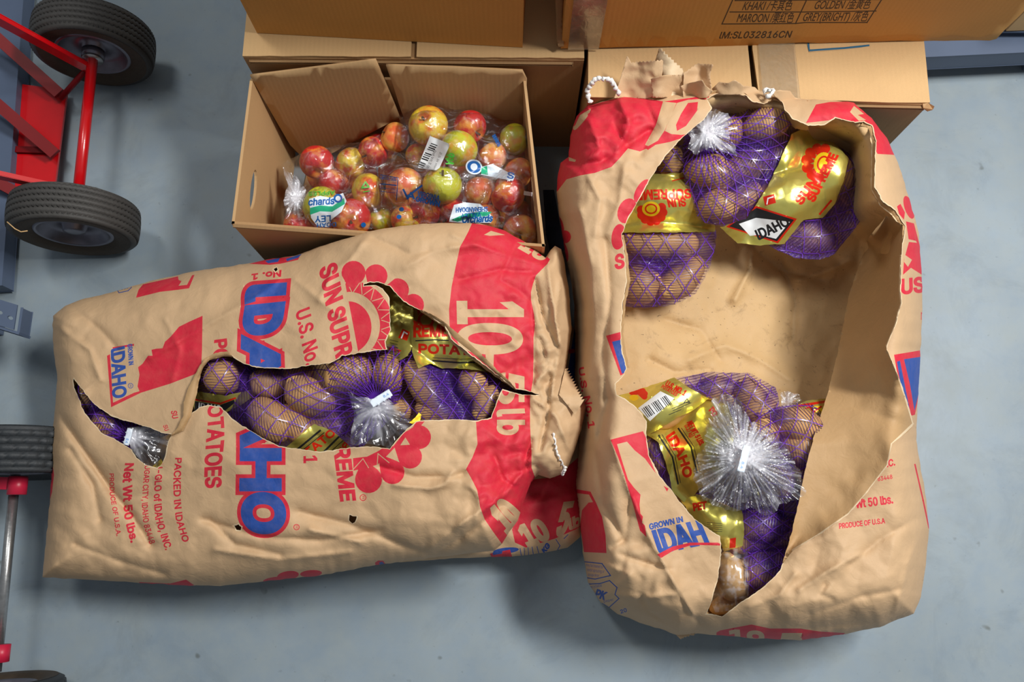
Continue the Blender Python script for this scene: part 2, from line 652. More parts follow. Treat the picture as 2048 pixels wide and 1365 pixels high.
def offset_poly(p, d):
    """moves a closed outline outward by d (px space)"""
    a = np.roll(p, 1, 0); b = np.roll(p, -1, 0)
    t1 = p - a; t2 = b - p
    t1 /= (np.linalg.norm(t1, axis=1, keepdims=True) + 1e-9); t2 /= (np.linalg.norm(t2, axis=1, keepdims=True) + 1e-9)
    n1 = np.stack([t1[:, 1], -t1[:, 0]], 1); n2 = np.stack([t2[:, 1], -t2[:, 0]], 1)
    n = n1 + n2
    L = np.linalg.norm(n, axis=1, keepdims=True)
    n = n / (L + 1e-9)
    sc = 1.0 / np.maximum(0.55, (n * n1).sum(1, keepdims=True))
    return p + n * d * sc


def area2(p):
    q = np.roll(p, -1, 0)
    return (p[:, 0] * q[:, 1] - q[:, 0] * p[:, 1]).sum()


def pl(pts, u):
    pts = np.asarray(pts, float)
    if len(pts) == 2:
        return pts[0] + (pts[1] - pts[0]) * u[:, None]
    d = np.r_[0, np.cumsum(np.hypot(*np.diff(pts, axis=0).T))]; d /= d[-1]
    return np.stack([np.interp(u, d, pts[:, 0]), np.interp(u, d, pts[:, 1])], 1)


_h = text_polys('H')
CAP = max(q[:, 1].max() for q in _h[0])


def T(s, base, top, mat, bold=0.0):
    """a line of lettering between a base polyline and a top polyline (px) -> print layer"""
    polys, x0, x1 = text_polys(s)
    main = max((area2(p) for p in polys), key=abs)
    res = []
    for p in polys:
        u = (p[:, 0] - x0) / (x1 - x0); v = p[:, 1] / CAP
        b = pl(base, np.clip(u, 0, 1)); t = pl(top, np.clip(u, 0, 1))
        q = b + (t - b) * v[:, None]
        res.append(q)
    mainq = max((area2(p) for p in res), key=abs)
    if bold:
        sgn = 1 if mainq > 0 else -1
        res = [offset_poly(p, bold * sgn) for p in res]
    return (res, mat)


def G(polys, mat):
    return ([np.asarray(p, float) for p in polys], mat)


def stroke(pts, w, mat, closed=False):
    pts = np.asarray(pts, float)
    out = []
    segs = list(zip(pts[:-1], pts[1:])) + ([(pts[-1], pts[0])] if closed else [])
    for a, b in segs:
        t = (b - a) / (np.linalg.norm(b - a) + 1e-9); n = np.array([-t[1], t[0]]) * w / 2; e = t * w / 2
        out.append(np.array([a - n - e, b - n + e, b + n + e, a + n - e]))
    return (out, mat)


def ell(cx, cy, rx, ry, ang=0, n=20):
    t = np.linspace(0, 2 * np.pi, n, endpoint=False); a = math.radians(ang)
    x, y = rx * np.cos(t), ry * np.sin(t)
    return np.stack([cx + x * math.cos(a) - y * math.sin(a), cy + x * math.sin(a) + y * math.cos(a)], 1)


def drop(cx, cy, r, tx, ty, n=16):
    """teardrop: round at (cx,cy), tip at (tx,ty)"""
    a0 = math.atan2(ty - cy, tx - cx)
    t = np.linspace(a0 + 1.0, a0 + 2 * math.pi - 1.0, n)
    p = np.stack([cx + r * np.cos(t), cy + r * np.sin(t)], 1)
    return np.vstack([p, [[tx, ty]]])


# ------------------------------------------------------------------ sheet builder (paper, film, foil)
def sheet(name, outline, place, mats, holes=(), prints=(), sp=7, parent=None, torn=0, torn_mat=3,
          jit_out=0.0, jit_hole=1.0, attr=None, flip=False, hole_sp=4, thick=0):
    V2, E = [], []

    def add_loop(p):
        k = len(V2)
        V2.extend([(float(a), float(b)) for a, b in p])
        n = len(p)
        E.extend([(k + i, k + (i + 1) % n) for i in range(n)])
    out = dens(outline, sp * 0.9, jit_out, seed=3)
    torn *= 0.62
    hs = [dens(h, hole_sp, jit_hole, seed=5 + i) for i, h in enumerate(holes)]
    add_loop(out)
    for h in hs:
        add_loop(h)
    layers = []
    for polys, mat in prints:
        pp = [dens(p, sp * 1.2) for p in polys]
        for p in pp:
            add_loop(p)
        layers.append((pp, mat))
    if torn:
        tl = []
        for i, h in enumerate(hs):
            sgn = 1 if area2(h) > 0 else -1
            k = np.arange(len(h)) * 4.0
            q = offset_poly(h, sgn * torn) + np.stack([vnoise(k / 14, k * 0, 8 + i), vnoise(k / 14, k * 0, 9 + i)], 1) * torn * 1.1
            add_loop(q); tl.append(q)
        layers.append((tl, torn_mat))
    o = np.asarray(out)
    x0, y0 = o.min(0); x1, y1 = o.max(0)
    gx, gy = np.meshgrid(np.arange(x0, x1, sp), np.arange(y0, y1, sp * 0.87))
    gx = gx + (np.arange(gx.shape[0]) % 2)[:, None] * sp * 0.5
    gx, gy = gx.ravel(), gy.ravel()
    gx = gx + rng.uniform(-0.15, 0.15, gx.shape) * sp; gy = gy + rng.uniform(-0.15, 0.15, gy.shape) * sp
    m = inside(gx, gy, out)
    for h in hs:
        m &= ~inside(gx, gy, h)
    V2.extend(zip(gx[m].tolist(), gy[m].tolist()))
    v, e, f, *_ = delaunay_2d_cdt([Vector(p) for p in V2], E, [], 0, 1e-4)
    v = np.array([(p[0], p[1]) for p in v]); f = np.array(f)
    c = v[f].mean(1)
    keep = inside(c[:, 0], c[:, 1], out)
    for h in hs:
        keep &= ~inside(c[:, 0], c[:, 1], h)
    f = f[keep]; c = c[keep]
    midx = np.zeros(len(f), int)
    for pp, mat in layers:
        midx[winding(c[:, 0], c[:, 1], pp)] = mat
    used, inv = np.unique(f, return_inverse=True)
    v = v[used]; f = inv.reshape(f.shape)
    w = place(v[:, 0], v[:, 1])
    nz = np.cross(w[f[:, 1]] - w[f[:, 0]], w[f[:, 2]] - w[f[:, 0]])
    # face the camera side
    vd = w[f[:, 0]] - np.array([0, 0, H])
    if (np.sign((nz * vd).sum(1))).sum() > 0:
        f = f[:, ::-1]
    if flip:
        f = f[:, ::-1]
    at = None
    if attr is not None:
        at = (attr[0], attr[1](v[:, 0], v[:, 1], w))
    ob = from_np(name, w, f, mats, parent, midx, True, at)
    if thick:
        md = ob.modifiers.new('thickness', 'SOLIDIFY'); md.thickness = thick; md.offset = -1
    return ob


def gauss_interp(x, y, pts, sig):
    num = 0; den = 1e-12
    for p in pts:
        w = np.exp(-((x - p[0]) ** 2 + (y - p[1]) ** 2) / (2 * sig * sig)) + 1e-9 / (1 + ((x - p[0]) ** 2 + (y - p[1]) ** 2) / 1e4)
        num = num + w * np.asarray(p[2:])[:, None]; den = den + w
    return num / den


class Sack:
    """height field of a paper sack's upper side, given over the picture plane but built at real heights"""

    def __init__(self, outline, edge, top, creases=(), amp=0.004, fs=60, seed=1, crumple=()):
        self.outline = dens(outline, 11, 0.8, seed=seed)
        self.edge, self.top, self.creases = edge, top, creases
        self.amp, self.fs, self.seed, self.crumple = amp, fs, seed, crumple

    def z(self, x, y):
        x = np.asarray(x, float); y = np.asarray(y, float)
        d = segdist(x, y, self.outline, True)
        ze, R = gauss_interp(x, y, self.edge, 90)
        zt, = gauss_interp(x, y, self.top, 110)
        s = np.clip(d / R, 0, 1)
        k = np.sqrt(np.clip(1 - (1 - s) ** 2, 0, 1))
        z = ze + (zt - ze) * k
        a = self.amp
        for cx, cy, r, m in self.crumple:
            a = a + self.amp * m * np.exp(-((x - cx) ** 2 + (y - cy) ** 2) / (2 * r * r))
        w = a * 3.6 * facet(x / self.fs, y / self.fs, self.seed) + a * 1.7 * facet(x / (self.fs * 0.42), y / (self.fs * 0.42), self.seed + 5)
        w = w + (a - self.amp) * 1.6 * facet(x / 17, y / 17, self.seed + 9)
        w = w + 0.006 * vnoise(x / 130, y / 130, self.seed + 8)
        for pts, wd, am in self.creases:
            dd = segdist(x, y, pts)
            w = w + am * 1.35 * np.exp(-np.sqrt(dd * dd + 4.0) / (wd * 0.8)) * (1 + 0.6 * vnoise(x / 30, y / 30, self.seed + 2))
        return z + w * np.clip(d / 18, 0.12, 1)

    def place(self, px, py, off=0.0):
        return P(px, py, self.z(px, py) + off)

    def placer(self, off=0.0):
        return lambda a, b: self.place(a, b, off)


def under_shell(name, outline_w, zbot, R, mats, parent, sp=0.02):
    """underside of a sack: joins the silhouette and closes it down onto what carries it"""
    o = np.asarray(outline_w)
    pts = [(float(a), float(b)) for a, b in o[:, :2]]
    n = len(pts); E = [(i, (i + 1) % n) for i in range(n)]
    x0, y0 = o[:, :2].min(0); x1, y1 = o[:, :2].max(0)
    gx, gy = np.meshgrid(np.arange(x0, x1, sp), np.arange(y0, y1, sp)); gx, gy = gx.ravel(), gy.ravel()
    m = inside(gx, gy, o[:, :2]) & (segdist(gx, gy, o[:, :2], True) > sp * 0.4)
    pts += list(zip(gx[m].tolist(), gy[m].tolist()))
    v, e, f, *_ = delaunay_2d_cdt([Vector(p) for p in pts], E, [], 0, 1e-6)
    v = np.array([(p[0], p[1]) for p in v]); f = np.array(f); c = v[f].mean(1)
    f = f[inside(c[:, 0], c[:, 1], o[:, :2])]
    d = segdist(v[:, 0], v[:, 1], o[:, :2], True)
    dd = ((v[:, None, :] - o[None, :, :2]) ** 2).sum(2)
    wgt = 1 / (dd + 1e-6) ** 2
    ze = (wgt * o[None, :, 2]).sum(1) / wgt.sum(1)
    zb = zbot(v[:, 0], v[:, 1]) if callable(zbot) else zbot
    s = np.clip(d / R, 0, 1)
    k = s * s * (3 - 2 * s)
    z = ze + (zb - ze) * k
    w = np.c_[v, z]
    nz = np.cross(w[f[:, 1]] - w[f[:, 0]], w[f[:, 2]] - w[f[:, 0]])[:, 2].sum()
    if nz > 0:
        f = f[:, ::-1]
    return from_np(name, w, f, mats, parent)


# ------------------------------------------------------------------ heaps of round produce under net or film
class Heap:
    def __init__(self, items, base, k=0.006):
        self.it, self.base, self.k = items, base, k      # item: (X,Y,Z,rx,ry,rz,ang)

    def z(self, X, Y):
        fs = []
        for (cx, cy, cz, rx, ry, rz, a) in self.it:
            ca, sa = math.cos(a), math.sin(a)
            u = ((X - cx) * ca + (Y - cy) * sa) / rx; v = (-(X - cx) * sa + (Y - cy) * ca) / ry
            r = np.sqrt(u * u + v * v)
            fs.append(np.where(r < 0.9, cz + rz * np.sqrt(np.clip(1 - r * r, 0.19, 1)), cz + rz * (0.436 - (r - 0.9) * 1.7)))
        fs.append(np.full_like(X, self.base))
        fs = np.array(fs); mx = fs.max(0)
        return mx + self.k * np.log(np.exp((fs - mx) / self.k).sum(0))

    def place(self, px, py, off=0.002, extra=0.0):
        z = np.full(np.shape(px), self.base + 0.03)
        for _ in range(9):
            p = P(px, py, z)
            z = 0.45 * z + 0.55 * (self.z(p[:, 0], p[:, 1]) + off)
        return P(px, py, z + extra)


_pot_meshes = []
for _s in range(4):
    bm = bmesh.new()
    bmesh.ops.create_icosphere(bm, subdivisions=3, radius=1)
    for vv in bm.verts:
        c = vv.co
        f = 1 + 0.09 * math.sin(2.1 * c.x + _s) * math.cos(1.7 * c.y + 2 * _s) + 0.05 * math.sin(4 * c.x + 3 * c.z + _s * 3) + 0.03 * math.cos(5 * c.y - 4 * c.x + _s)
        vv.co = c * f * 0.96
    me = bpy.data.meshes.new('potato'); bm.to_mesh(me); bm.free()
    me.polygons.foreach_set('use_smooth', np.ones(len(me.polygons), bool))
    me.materials.append(M['potato'])
    _pot_meshes.append(me)

POT_LABELS_USED = set()


def potatoes(rows, group):
    """rows: (px, py, half length px, half width px, angle in the picture, centre height, label)"""
    items = []
    for i, (px, py, a, b, ang, zc, lab) in enumerate(rows):
        s = 1 / ppm(zc)
        c = P(px, py, zc)
        an = -math.radians(ang)
        rz = b * s * 0.92
        o = bpy.data.objects.new('potato', _pot_meshes[i % 4])
        COL.objects.link(o)
        o.location = c.tolist()
        o.rotation_euler = (0, 0, an)
        o.scale = (a * s, b * s, rz)
        tag(o, lab, 'potato', group)
        items.append((c[0], c[1], c[2], a * s * 1.02, b * s * 1.02, rz * 1.02, an))
    return items


def net_part(bag, region, heap, mode, s=15, fine=5.2, wz=1.7, wf=1.1, seed=1, gather=None, off=0.0025, cut=()):
    """the net of a bag: gathered sheet + zigzag strands + fine rungs, all following the heap"""
    region = np.asarray(region, float)
    pl_ = lambda a, b: heap.place(a, b, off - 0.0012)
    tops = max(i[2] + i[5] for i in heap.it)

    def gat(x, y, w):
        hz = (w[:, 2] - heap.base) / max(tops - heap.base, 1e-3)
        ga = np.clip(1.02 - 1.7 * hz, 0, 1)
        ga = np.clip(ga + 0.7 * np.clip(vnoise(x / 28, y / 28, seed) - 0.22, 0, 1), 0, 1)
        if gather is not None:
            for gx, gy, gr, gm in gather:
                ga = ga + gm * np.exp(-((x - gx) ** 2 + (y - gy) ** 2) / (2 * gr * gr))
        return np.clip(ga, 0, 1)
    sheet('gathered_net', region, pl_, [M['netfilm']], sp=5, parent=bag, attr=('gather', gat), jit_out=1.0)
    cx, cy = region.mean(0)
    R = np.hypot(region[:, 0] - cx, region[:, 1] - cy).max() + 10
    lines_z, lines_f = [], []
    if mode[0] == 'lin':
        a = math.radians(mode[1]); dx, dy = math.cos(a), math.sin(a)
        t = np.arange(-R, R, 3.5)
        for k in range(int(-R / s), int(R / s) + 1):
            tri = np.abs(((t / (s * 2.6) + (k % 2) * 0.5) % 1) * 2 - 1) - 0.5
            o_ = k * s + s * 0.95 * tri
            lines_z.append((cx + t * dx - o_ * dy, cy + t * dy + o_ * dx))
        for k in range(int(-R / fine), int(R / fine) + 1):
            o_ = k * fine + 1.5 * vnoise(t / 25, t * 0 + k * 0.3, seed)
            lines_f.append((cx + o_ * dx - t * dy, cy + o_ * dy + t * dx))
    else:
        gx, gy = mode[1], mode[2]
        rr = np.hypot(region[:, 0] - gx, region[:, 1] - gy).max() + 8
        dth = s / (rr * 0.55)
        r = np.arange(4, rr, 3.5)
        n = int(2 * math.pi / dth)
        for k in range(n):
            tri = np.abs(((r / (s * 2.6) + (k % 2) * 0.5) % 1) * 2 - 1) - 0.5
            th = (k + 0.95 * tri) * 2 * math.pi / n
            lines_z.append((gx + r * np.cos(th), gy + r * np.sin(th)))
        for r0 in np.arange(10, rr, fine):
            th = np.arange(0, 2 * math.pi + 3.5 / r0, 3.5 / r0)
            r2 = r0 + 1.8 * vnoise(th * 7, th * 0 + r0 * 0.05, seed)
            lines_f.append((gx + r2 * np.cos(th), gy + r2 * np.sin(th)))
    for nm, lines, w_, mat, extra in (('net_strands', lines_z, wz, M['net'], 0.0012), ('net_rungs', lines_f, wf, M['net_fine'], 0.0006)):
        VV, FF, base = [], [], 0
        for x, y in lines:
            x = x + 7 * vnoise(x / 45, y / 45, seed + 3); y = y + 7 * vnoise(x / 45, y / 45, seed + 4)
            m = inside(x, y, region)
            for cpoly in cut:
                m &= ~inside(x, y, np.asarray(cpoly, float))
            if m.sum() < 2:
                continue
            tx = np.gradient(x); ty = np.gradient(y); L = np.hypot(tx, ty) + 1e-9
            nx, ny = -ty / L * w_ / 2, tx / L * w_ / 2
            n = len(x)
            VV.append(np.stack([np.r_[x - nx, x + nx], np.r_[y - ny, y + ny]], 1))
            i = np.arange(n - 1)[m[:-1] & m[1:]]
            FF.append(np.stack([base + i, base + i + 1, base + n + i + 1, base + n + i], 1))
            base += 2 * n
        if not FF:
            continue
        VV = np.vstack(VV); FF = np.vstack(FF)
        used, inv = np.unique(FF, return_inverse=True)
        VV = VV[used]; FF = inv.reshape(FF.shape)
        w = heap.place(VV[:, 0], VV[:, 1], off, extra)
        o = from_np(nm, w, FF, mat, bag)
        o['kind'] = 'stuff'


def foil_part(bag, outline, heap, prints, name='foil_label', off=0.005, amp=0.0035, fs=26, seed=1, sp=5):
    def pc(a, b):
        p = heap.place(a, b, off)
        z = p[:, 2] + amp * 2 * (facet(a / fs, b / fs, seed) + 0.5) * 0.6 + amp * 0.5 * facet(a / (fs * 0.4), b / (fs * 0.4), seed + 2)
        return P(a, b, z)
    return sheet(name, outline, pc, [M['foil'], M['foil_red'], M['foil_yel'], M['stamp_black'], M['white_label']], prints=prints, sp=sp, parent=bag, jit_out=0.8)


def tuft(bag, cx, cy, tips, z0, h, seed=1, name='clear_neck', layers=2, amp=0.012, nr=26, milk=0.75):
    """bunched clear film fanning out of the tie at (cx,cy)"""
    for L in range(layers):
        tp = np.asarray(tips, float)
        k = 0.86 + 0.14 * L
        out = []
        n = len(tp)
        for i in range(n):
            a, b = tp[i], tp[(i + 1) % n]
            for q in range(4):
                t = q / 4
                p = a + (b - a) * t
                rr = k * (1 - 0.10 * hsh(i, q, seed + L))
                out.append((cx + (p[0] - cx) * rr, cy + (p[1] - cy) * rr))

        def pc(a, b, L=L):
            th = np.arctan2(b - cy, a - cx); r = np.hypot(a - cx, b - cy); rm = max(np.hypot(tp[:, 0] - cx, tp[:, 1] - cy).max(), 1)
            q = r / rm
            rid = np.abs(((th * nr / (2 * np.pi) + 1.3 * vnoise(th * 3, q * 2, seed + L)) % 1) * 2 - 1) - 0.5
            z = z0 + h * np.exp(-(q * 2.4) ** 2) + amp * rid * np.clip(q * 2.0, 0.1, 1) + 0.010 * vnoise(a / 22, b / 22, seed + 6 + L) + 0.004 * L + 0.010 * facet(a / 20, b / 20, seed + 3 * L)
            return P(a, b, z)
        def stk(a, b, w, L=L):
            th = np.arctan2(b - cy, a - cx); q = np.hypot(a - cx, b - cy) / max(np.hypot(tp[:, 0] - cx, tp[:, 1] - cy).max(), 1)
            f = 0.5 + vnoise(th * nr * 0.42, q * 2.2, seed + L + 20) + 0.6 * vnoise(th * nr * 1.1, q * 4, seed + L + 30)
            return np.clip(f * milk + 0.75 * np.exp(-(q * 3.2) ** 2) - 0.10, 0, 1)
        sheet(name if L == 0 else 'clear_neck_layer', out, pc, [M['tuft']], sp=2.6, parent=bag, jit_out=1.0, attr=('streak', stk))


def box_between(name, p0, p1, w, h, mat, parent, up=(0, 0, 1), bev=0.001):
    """straight bar from p0 to p1, w wide and h high"""
    p0, p1 = Vector(p0), Vector(p1)
    d = (p1 - p0); L = d.length; d.normalize()
    u = Vector(up); s = d.cross(u).normalized(); u = s.cross(d).normalized()
    bm = bmesh.new(); bmesh.ops.create_cube(bm, size=1)
    for vv in bm.verts:
        c = vv.co.copy()
        vv.co = p0 + d * (c.x + 0.5) * L + s * c.y * w + u * c.z * h
    bmesh.ops.bevel(bm, geom=bm.edges[:], offset=bev, segments=2, affect='EDGES')
    return from_bm(name, bm, mat, parent, False)


def tube(name, pts, r, mat, parent, seg=14, closed=False, caps=True):
    pts = [Vector(p) for p in pts]
    VV, FF = [], []
    n = len(pts)
    t0 = (pts[1] - pts[0]).normalized()
    nrm = t0.orthogonal().normalized()
    for i, p in enumerate(pts):
        t = (pts[min(i + 1, n - 1)] - pts[max(i - 1, 0)]).normalized()
        nrm = (nrm - t * nrm.dot(t)).normalized(); b = t.cross(nrm)
        rr = r[i] if isinstance(r, (list, tuple)) else r
        for k in range(seg):
            a = 2 * math.pi * k / seg
            VV.append(p + (nrm * math.cos(a) + b * math.sin(a)) * rr)
    for i in range(n - 1):
        for k in range(seg):
            FF.append((i * seg + k, i * seg + (k + 1) % seg, (i + 1) * seg + (k + 1) % seg, (i + 1) * seg + k))
    bm = bmesh.new(); bv = [bm.verts.new(v) for v in VV]
    for f in FF:
        bm.faces.new([bv[q] for q in f])
    if caps:
        bm.faces.new(bv[:seg][::-1]); bm.faces.new(bv[-seg:])
    return from_bm(name, bm, mat, parent)


def lathe(name, prof, c, axis, mat, parent, seg=64, mod=None):
    """profile [(radius, offset along axis)] turned about axis through c"""
    c, axis = Vector(c), Vector(axis).normalized()
    u = axis.orthogonal().normalized(); v = axis.cross(u)
    bm = bmesh.new(); rings = []
    for j, (r, h) in enumerate(prof):
        ring = []
        for k in range(seg):
            a = 2 * math.pi * k / seg
            dr, dh = mod(j, k) if mod else (0, 0)
            ring.append(bm.verts.new(c + axis * (h + dh) + (u * math.cos(a) + v * math.sin(a)) * max(r + dr, 1e-5)))
        rings.append(ring)
    for a, b in zip(rings[:-1], rings[1:]):
        for k in range(seg):
            bm.faces.new((a[k], a[(k + 1) % seg], b[(k + 1) % seg], b[k]))
    return from_bm(name, bm, mat, parent)


def panel(name, o, u, v, outline, holes, thick, mat, parent, wav=0.0, seed=0):
    """flat board: 2-D outline (metres) in the plane o + u x + v y, with thickness along u x v"""
    o, u, v = Vector(o), Vector(u).normalized(), Vector(v).normalized()
    n = u.cross(v).normalized()
    pts, E = [], []
    for lp in [outline] + list(holes):
        lp = dens(lp, 0.03)
        k = len(pts); pts += [(float(a), float(b)) for a, b in lp]; E += [(k + i, k + (i + 1) % len(lp)) for i in range(len(lp))]
    vv, e, f, *_ = delaunay_2d_cdt([Vector(p) for p in pts], E, [], 0, 1e-6)
    vv = np.array([(p[0], p[1]) for p in vv]); f = np.array(f); c = vv[f].mean(1)
    k = inside(c[:, 0], c[:, 1], np.array(outline))
    for h in holes:
        k &= ~inside(c[:, 0], c[:, 1], np.array(h))
    f = f[k]
    bm = bmesh.new()
    bv = [bm.verts.new(o + u * float(a) + v * float(b) + n * (wav * float(vnoise(np.array(a * 9.), np.array(b * 9.), seed)))) for a, b in vv]
    fs = [bm.faces.new([bv[i] for i in t]) for t in f]
    bmesh.ops.recalc_face_normals(bm, faces=fs)
    r = bmesh.ops.extrude_face_region(bm, geom=fs)
    for q in r['geom']:
        if isinstance(q, bmesh.types.BMVert):
            q.co += n * thick
    return from_bm(name, bm, mat, parent, False)


def curve_cord(name, pts, r, mat, parent, amp=0.0012, twist=2):
    """knotted string: a bumpy tube"""
    P_ = smooth(np.array(pts), 8, closed=False)
    n = len(P_)
    rr = [r * (1 + 0.45 * math.sin(i * 1.7)) for i in range(n)]
    q = [Vector((p[0] + amp * math.sin(i * 1.3), p[1] + amp * math.cos(i * 1.3), p[2])) for i, p in enumerate(P_)]
    return tube(name, q, rr, mat, parent, seg=8)


# ================================================================== SETTING
def pix(w):
    x, y, z = w[0], w[1], w[2] - H
    fz = y * ST - z * CT
    up = y * CT + z * ST
    return 1024 + F * x / fz, 682.5 - F * up / fz


bm = bmesh.new()
bmesh.ops.create_grid(bm, x_segments=24, y_segments=24, size=1)
for vv in bm.verts:
    vv.co = Vector((vv.co.x * 3.0, vv.co.y * 3.0, 0))
fl = from_bm('floor', bm, M['floor'], None, False)
tag(fl, 'grey blue painted concrete floor with small dark stains', kind='structure')


# ================================================================== SHELVING BITS
sh = empty('steel_shelving', P(20, 300, 0).tolist(), 'blue grey slotted steel shelving post and beam behind the red hand truck', 'shelving')
a, b = V(50, -60, 0.05), V(2, 575, 0.05)
box_between('beam', a + Vector((-0.06, 0, -0.02)), b + Vector((-0.06, 0, -0.02)), 0.12, 0.04, M['blue_steel'], sh)
f0, f1 = V(-60, 590, 0.16), V(44, 622, 0.16)
panel('post_foot', f0 - Vector((0, 0.02, 0)), (f1 - f0), Vector((0, 1, 0)), [(0, -0.02), (0.098, -0.02), (0.098, 0.028), (0, 0.028)],
      [ell(0.066, 0.004, 0.006, 0.0035, 0, 12), ell(0.088, 0.000, 0.006, 0.0035, 0, 12)], 0.003, M['blue_steel'], sh)
box_between('post_side', (f0.x, f0.y - 0.0435, 0.1425), (f1.x, f1.y - 0.0435, 0.1425), 0.003, 0.034, M['blue_steel'], sh)
box_between('post_end', (f1.x - 0.002, f1.y - 0.042, 0.1425), (f1.x - 0.002, f1.y + 0.006, 0.1425), 0.003, 0.032, M['blue_steel'], sh)

box_between('post', (f0.x - 0.05, f0.y - 0.02, 0), (f0.x - 0.05, f0.y - 0.02, 0.158), 0.04, 0.04, M['blue_steel'], sh, up=(0, 1, 0))

rb = empty('rack_beam', P(1950, 95, 0).tolist(), 'blue grey steel rack beam crossing the floor at the top right, beside the cartons', 'shelf beam')
b0, b1 = V(1700, 118, 0.10), V(2160, 96, 0.10)
box_between('beam', b0 + Vector((0, 0.03, -0.03)), b1 + Vector((0, 0.03, -0.03)), 0.06, 0.05, M['blue_steel'], rb)
box_between('lip', b0 + Vector((0, 0.055, 0.005)), b1 + Vector((0, 0.055, 0.005)), 0.012, 0.008, M['clip'], rb)
panel('deck', V(1996, 66, 0.112), Vector((1, 0, 0)), Vector((0, 1, 0)), [(0, 0), (0.5, 0), (0.5, 0.34), (0, 0.34)], [], 0.004, M['blue_steel'], rb)
for x in (1720, 2120):
    q = V(x, 80, 0.1)
    box_between('leg', (q.x, q.y + 0.01, 0.0), (q.x, q.y + 0.01, 0.055), 0.04, 0.04, M['blue_steel'], rb, up=(0, 1, 0))


# ================================================================== HAND TRUCKS
def wheel(root, c, axis, R, W, side, tyre, sidem, name='wheel', tread='rib'):
    """c: centre, axis: unit vector pointing to the side we look at"""
    axis = Vector(axis).normalized()
    h = W / 2
    prof = [(R * 0.60, -h * 0.70), (R * 0.72, -h * 0.92), (R * 0.86, -h * 0.98)]
    nr = 5
    prof += [(R * 0.955, -h * 0.86)]
    for i in range(nr):
        x0 = -h * 0.80 + i * (1.6 * h / nr); x1 = x0 + 1.6 * h / nr
        crown = lambda x: R * (1.0 - 0.035 * (x / h) ** 2)
        w = (x1 - x0)
        prof += [(crown(x0) - 0.007, x0 + w * 0.02), (crown(x0), x0 + w * 0.14), (crown(x1), x1 - w * 0.14), (crown(x1) - 0.007, x1 - w * 0.02)]
    prof += [(R * 0.955, h * 0.86), (R * 0.86, h * 0.98), (R * 0.72, h * 0.92), (R * 0.60, h * 0.70)]
    lo, hi = 4, 4 + nr * 4

    def mod(j, k):
        if lo <= j < hi:
            q = (j - lo) % 4
            if tread == 'rib':
                zz = 0.0016 * (1 if k % 2 else -1)
                return (0, zz if q in (1, 2) else zz)
            blk = 1 if ((k // 3 + (j - lo) // 4) % 2) else -1
            return ((-0.0045 if (k % 6) == (0 if ((j - lo) // 4) % 2 else 3) and q in (1, 2) else 0), 0.0)
        if j in (2, hi + 1):
            return (0.0012 * (k % 2), 0)
        return (0, 0)
    w_ = lathe(name, prof, c, axis, [tyre], root, 160, mod)
    # brown side wall on the face we see
    lathe('side_wall', [(R * 0.60, h * 0.72), (R * 0.70, h * 0.935), (R * 0.80, h * 0.965), (R * 0.865, h * 0.99)], c, axis, sidem, w_, 96)
    lathe('side_wall', [(R * 0.60, -h * 0.72), (R * 0.70, -h * 0.935), (R * 0.80, -h * 0.965), (R * 0.865, -h * 0.99)], c, axis, sidem, w_, 96)
    for s in (1, -1):
        lathe('rim', [(R * 0.61, s * h * 0.72), (R * 0.57, s * h * 0.80), (R * 0.54, s * h * 0.72), (R * 0.47, s * h * 0.30), (R * 0.30, s * h * 0.22), (R * 0.20, s * h * 0.30), (R * 0.17, s * h * 0.62), (R * 0.10, s * h * 0.66), (0.0001, s * h * 0.66)], c, axis, M['hub'], w_, 64)
    return w_


truck = empty('hand_truck', P(110, 250, 0).tolist(), 'red steel hand truck with two ribbed grey tyres, lying beside the apple carton', 'hand truck')
h1 = V(186, 112, 0.122); h2 = V(147, 474, 0.122)
ax = (h2 - h1).normalized()
R1 = 0.118
wheel(truck, h1 - ax * 0.030, ax, R1, 0.074, 1, M['rubber'], M['rubber_br'])
wheel(truck, h2 - ax * 0.034, ax, R1, 0.074, 1, M['rubber'], M['rubber_br'])
tube('axle', [h1 - ax * 0.012, h1 + ax * 0.004], 0.022, M['hub'], truck, 24)
lathe('washer', [(0.001, 0.0), (0.020, 0.0), (0.020, 0.004), (0.001, 0.004)], h1 + ax * 0.006, ax, M['steel'], truck, 32)
tube('axle_tube', [h1 + ax * 0.010, h2 - ax * 0.072], 0.0105, M['red_paint'], truck, 20)
rp1 = on_plane(h1 + ax * 0.024, ax.to_tuple()); rp2 = on_plane(h2 - ax * 0.090, ax.to_tuple())
r1 = Vector(rp1(-40, 18).tolist()); r2 = Vector(rp1(176, 136).tolist())
box_between('side_rail', r1, r2, 0.022, 0.010, M['red_paint'], truck, up=ax.to_tuple())
r3 = Vector(rp2(-40, 342).tolist()); r4 = Vector(rp2(142, 382).tolist())
box_between('side_rail', r3, r4, 0.022, 0.010, M['red_paint'], truck, up=ax.to_tuple())
box_between('brace', V(-40, 45, 0.13), V(118, 187, 0.05), 0.022, 0.014, M['dark_red_paint'], truck)
box_between('brace', V(-40, 178, 0.12), V(110, 308, 0.05), 0.022, 0.014, M['dark_red_paint'], truck)
box_between('brace', V(-40, 346, 0.09), V(60, 400, 0.05), 0.02, 0.012, M['dark_red_paint'], truck)
tube('strut', [V(170, 142, 0.11), V(122, 196, 0.05)], 0.006, M['dark_red_paint'], truck, 10)
tp = [V(40, 168, 0.03), V(134, 180, 0.03), V(108, 380, 0.03), V(24, 380, 0.03)]
bm = bmesh.new(); bv = [bm.verts.new(p) for p in tp]; ff = bm.faces.new(bv)
r = bmesh.ops.extrude_face_region(bm, geom=[ff])
for q in r['geom']:
    if isinstance(q, bmesh.types.BMVert): q.co.z -= 0.006
from_bm('toe_plate', bm, M['red_paint'], truck, False)
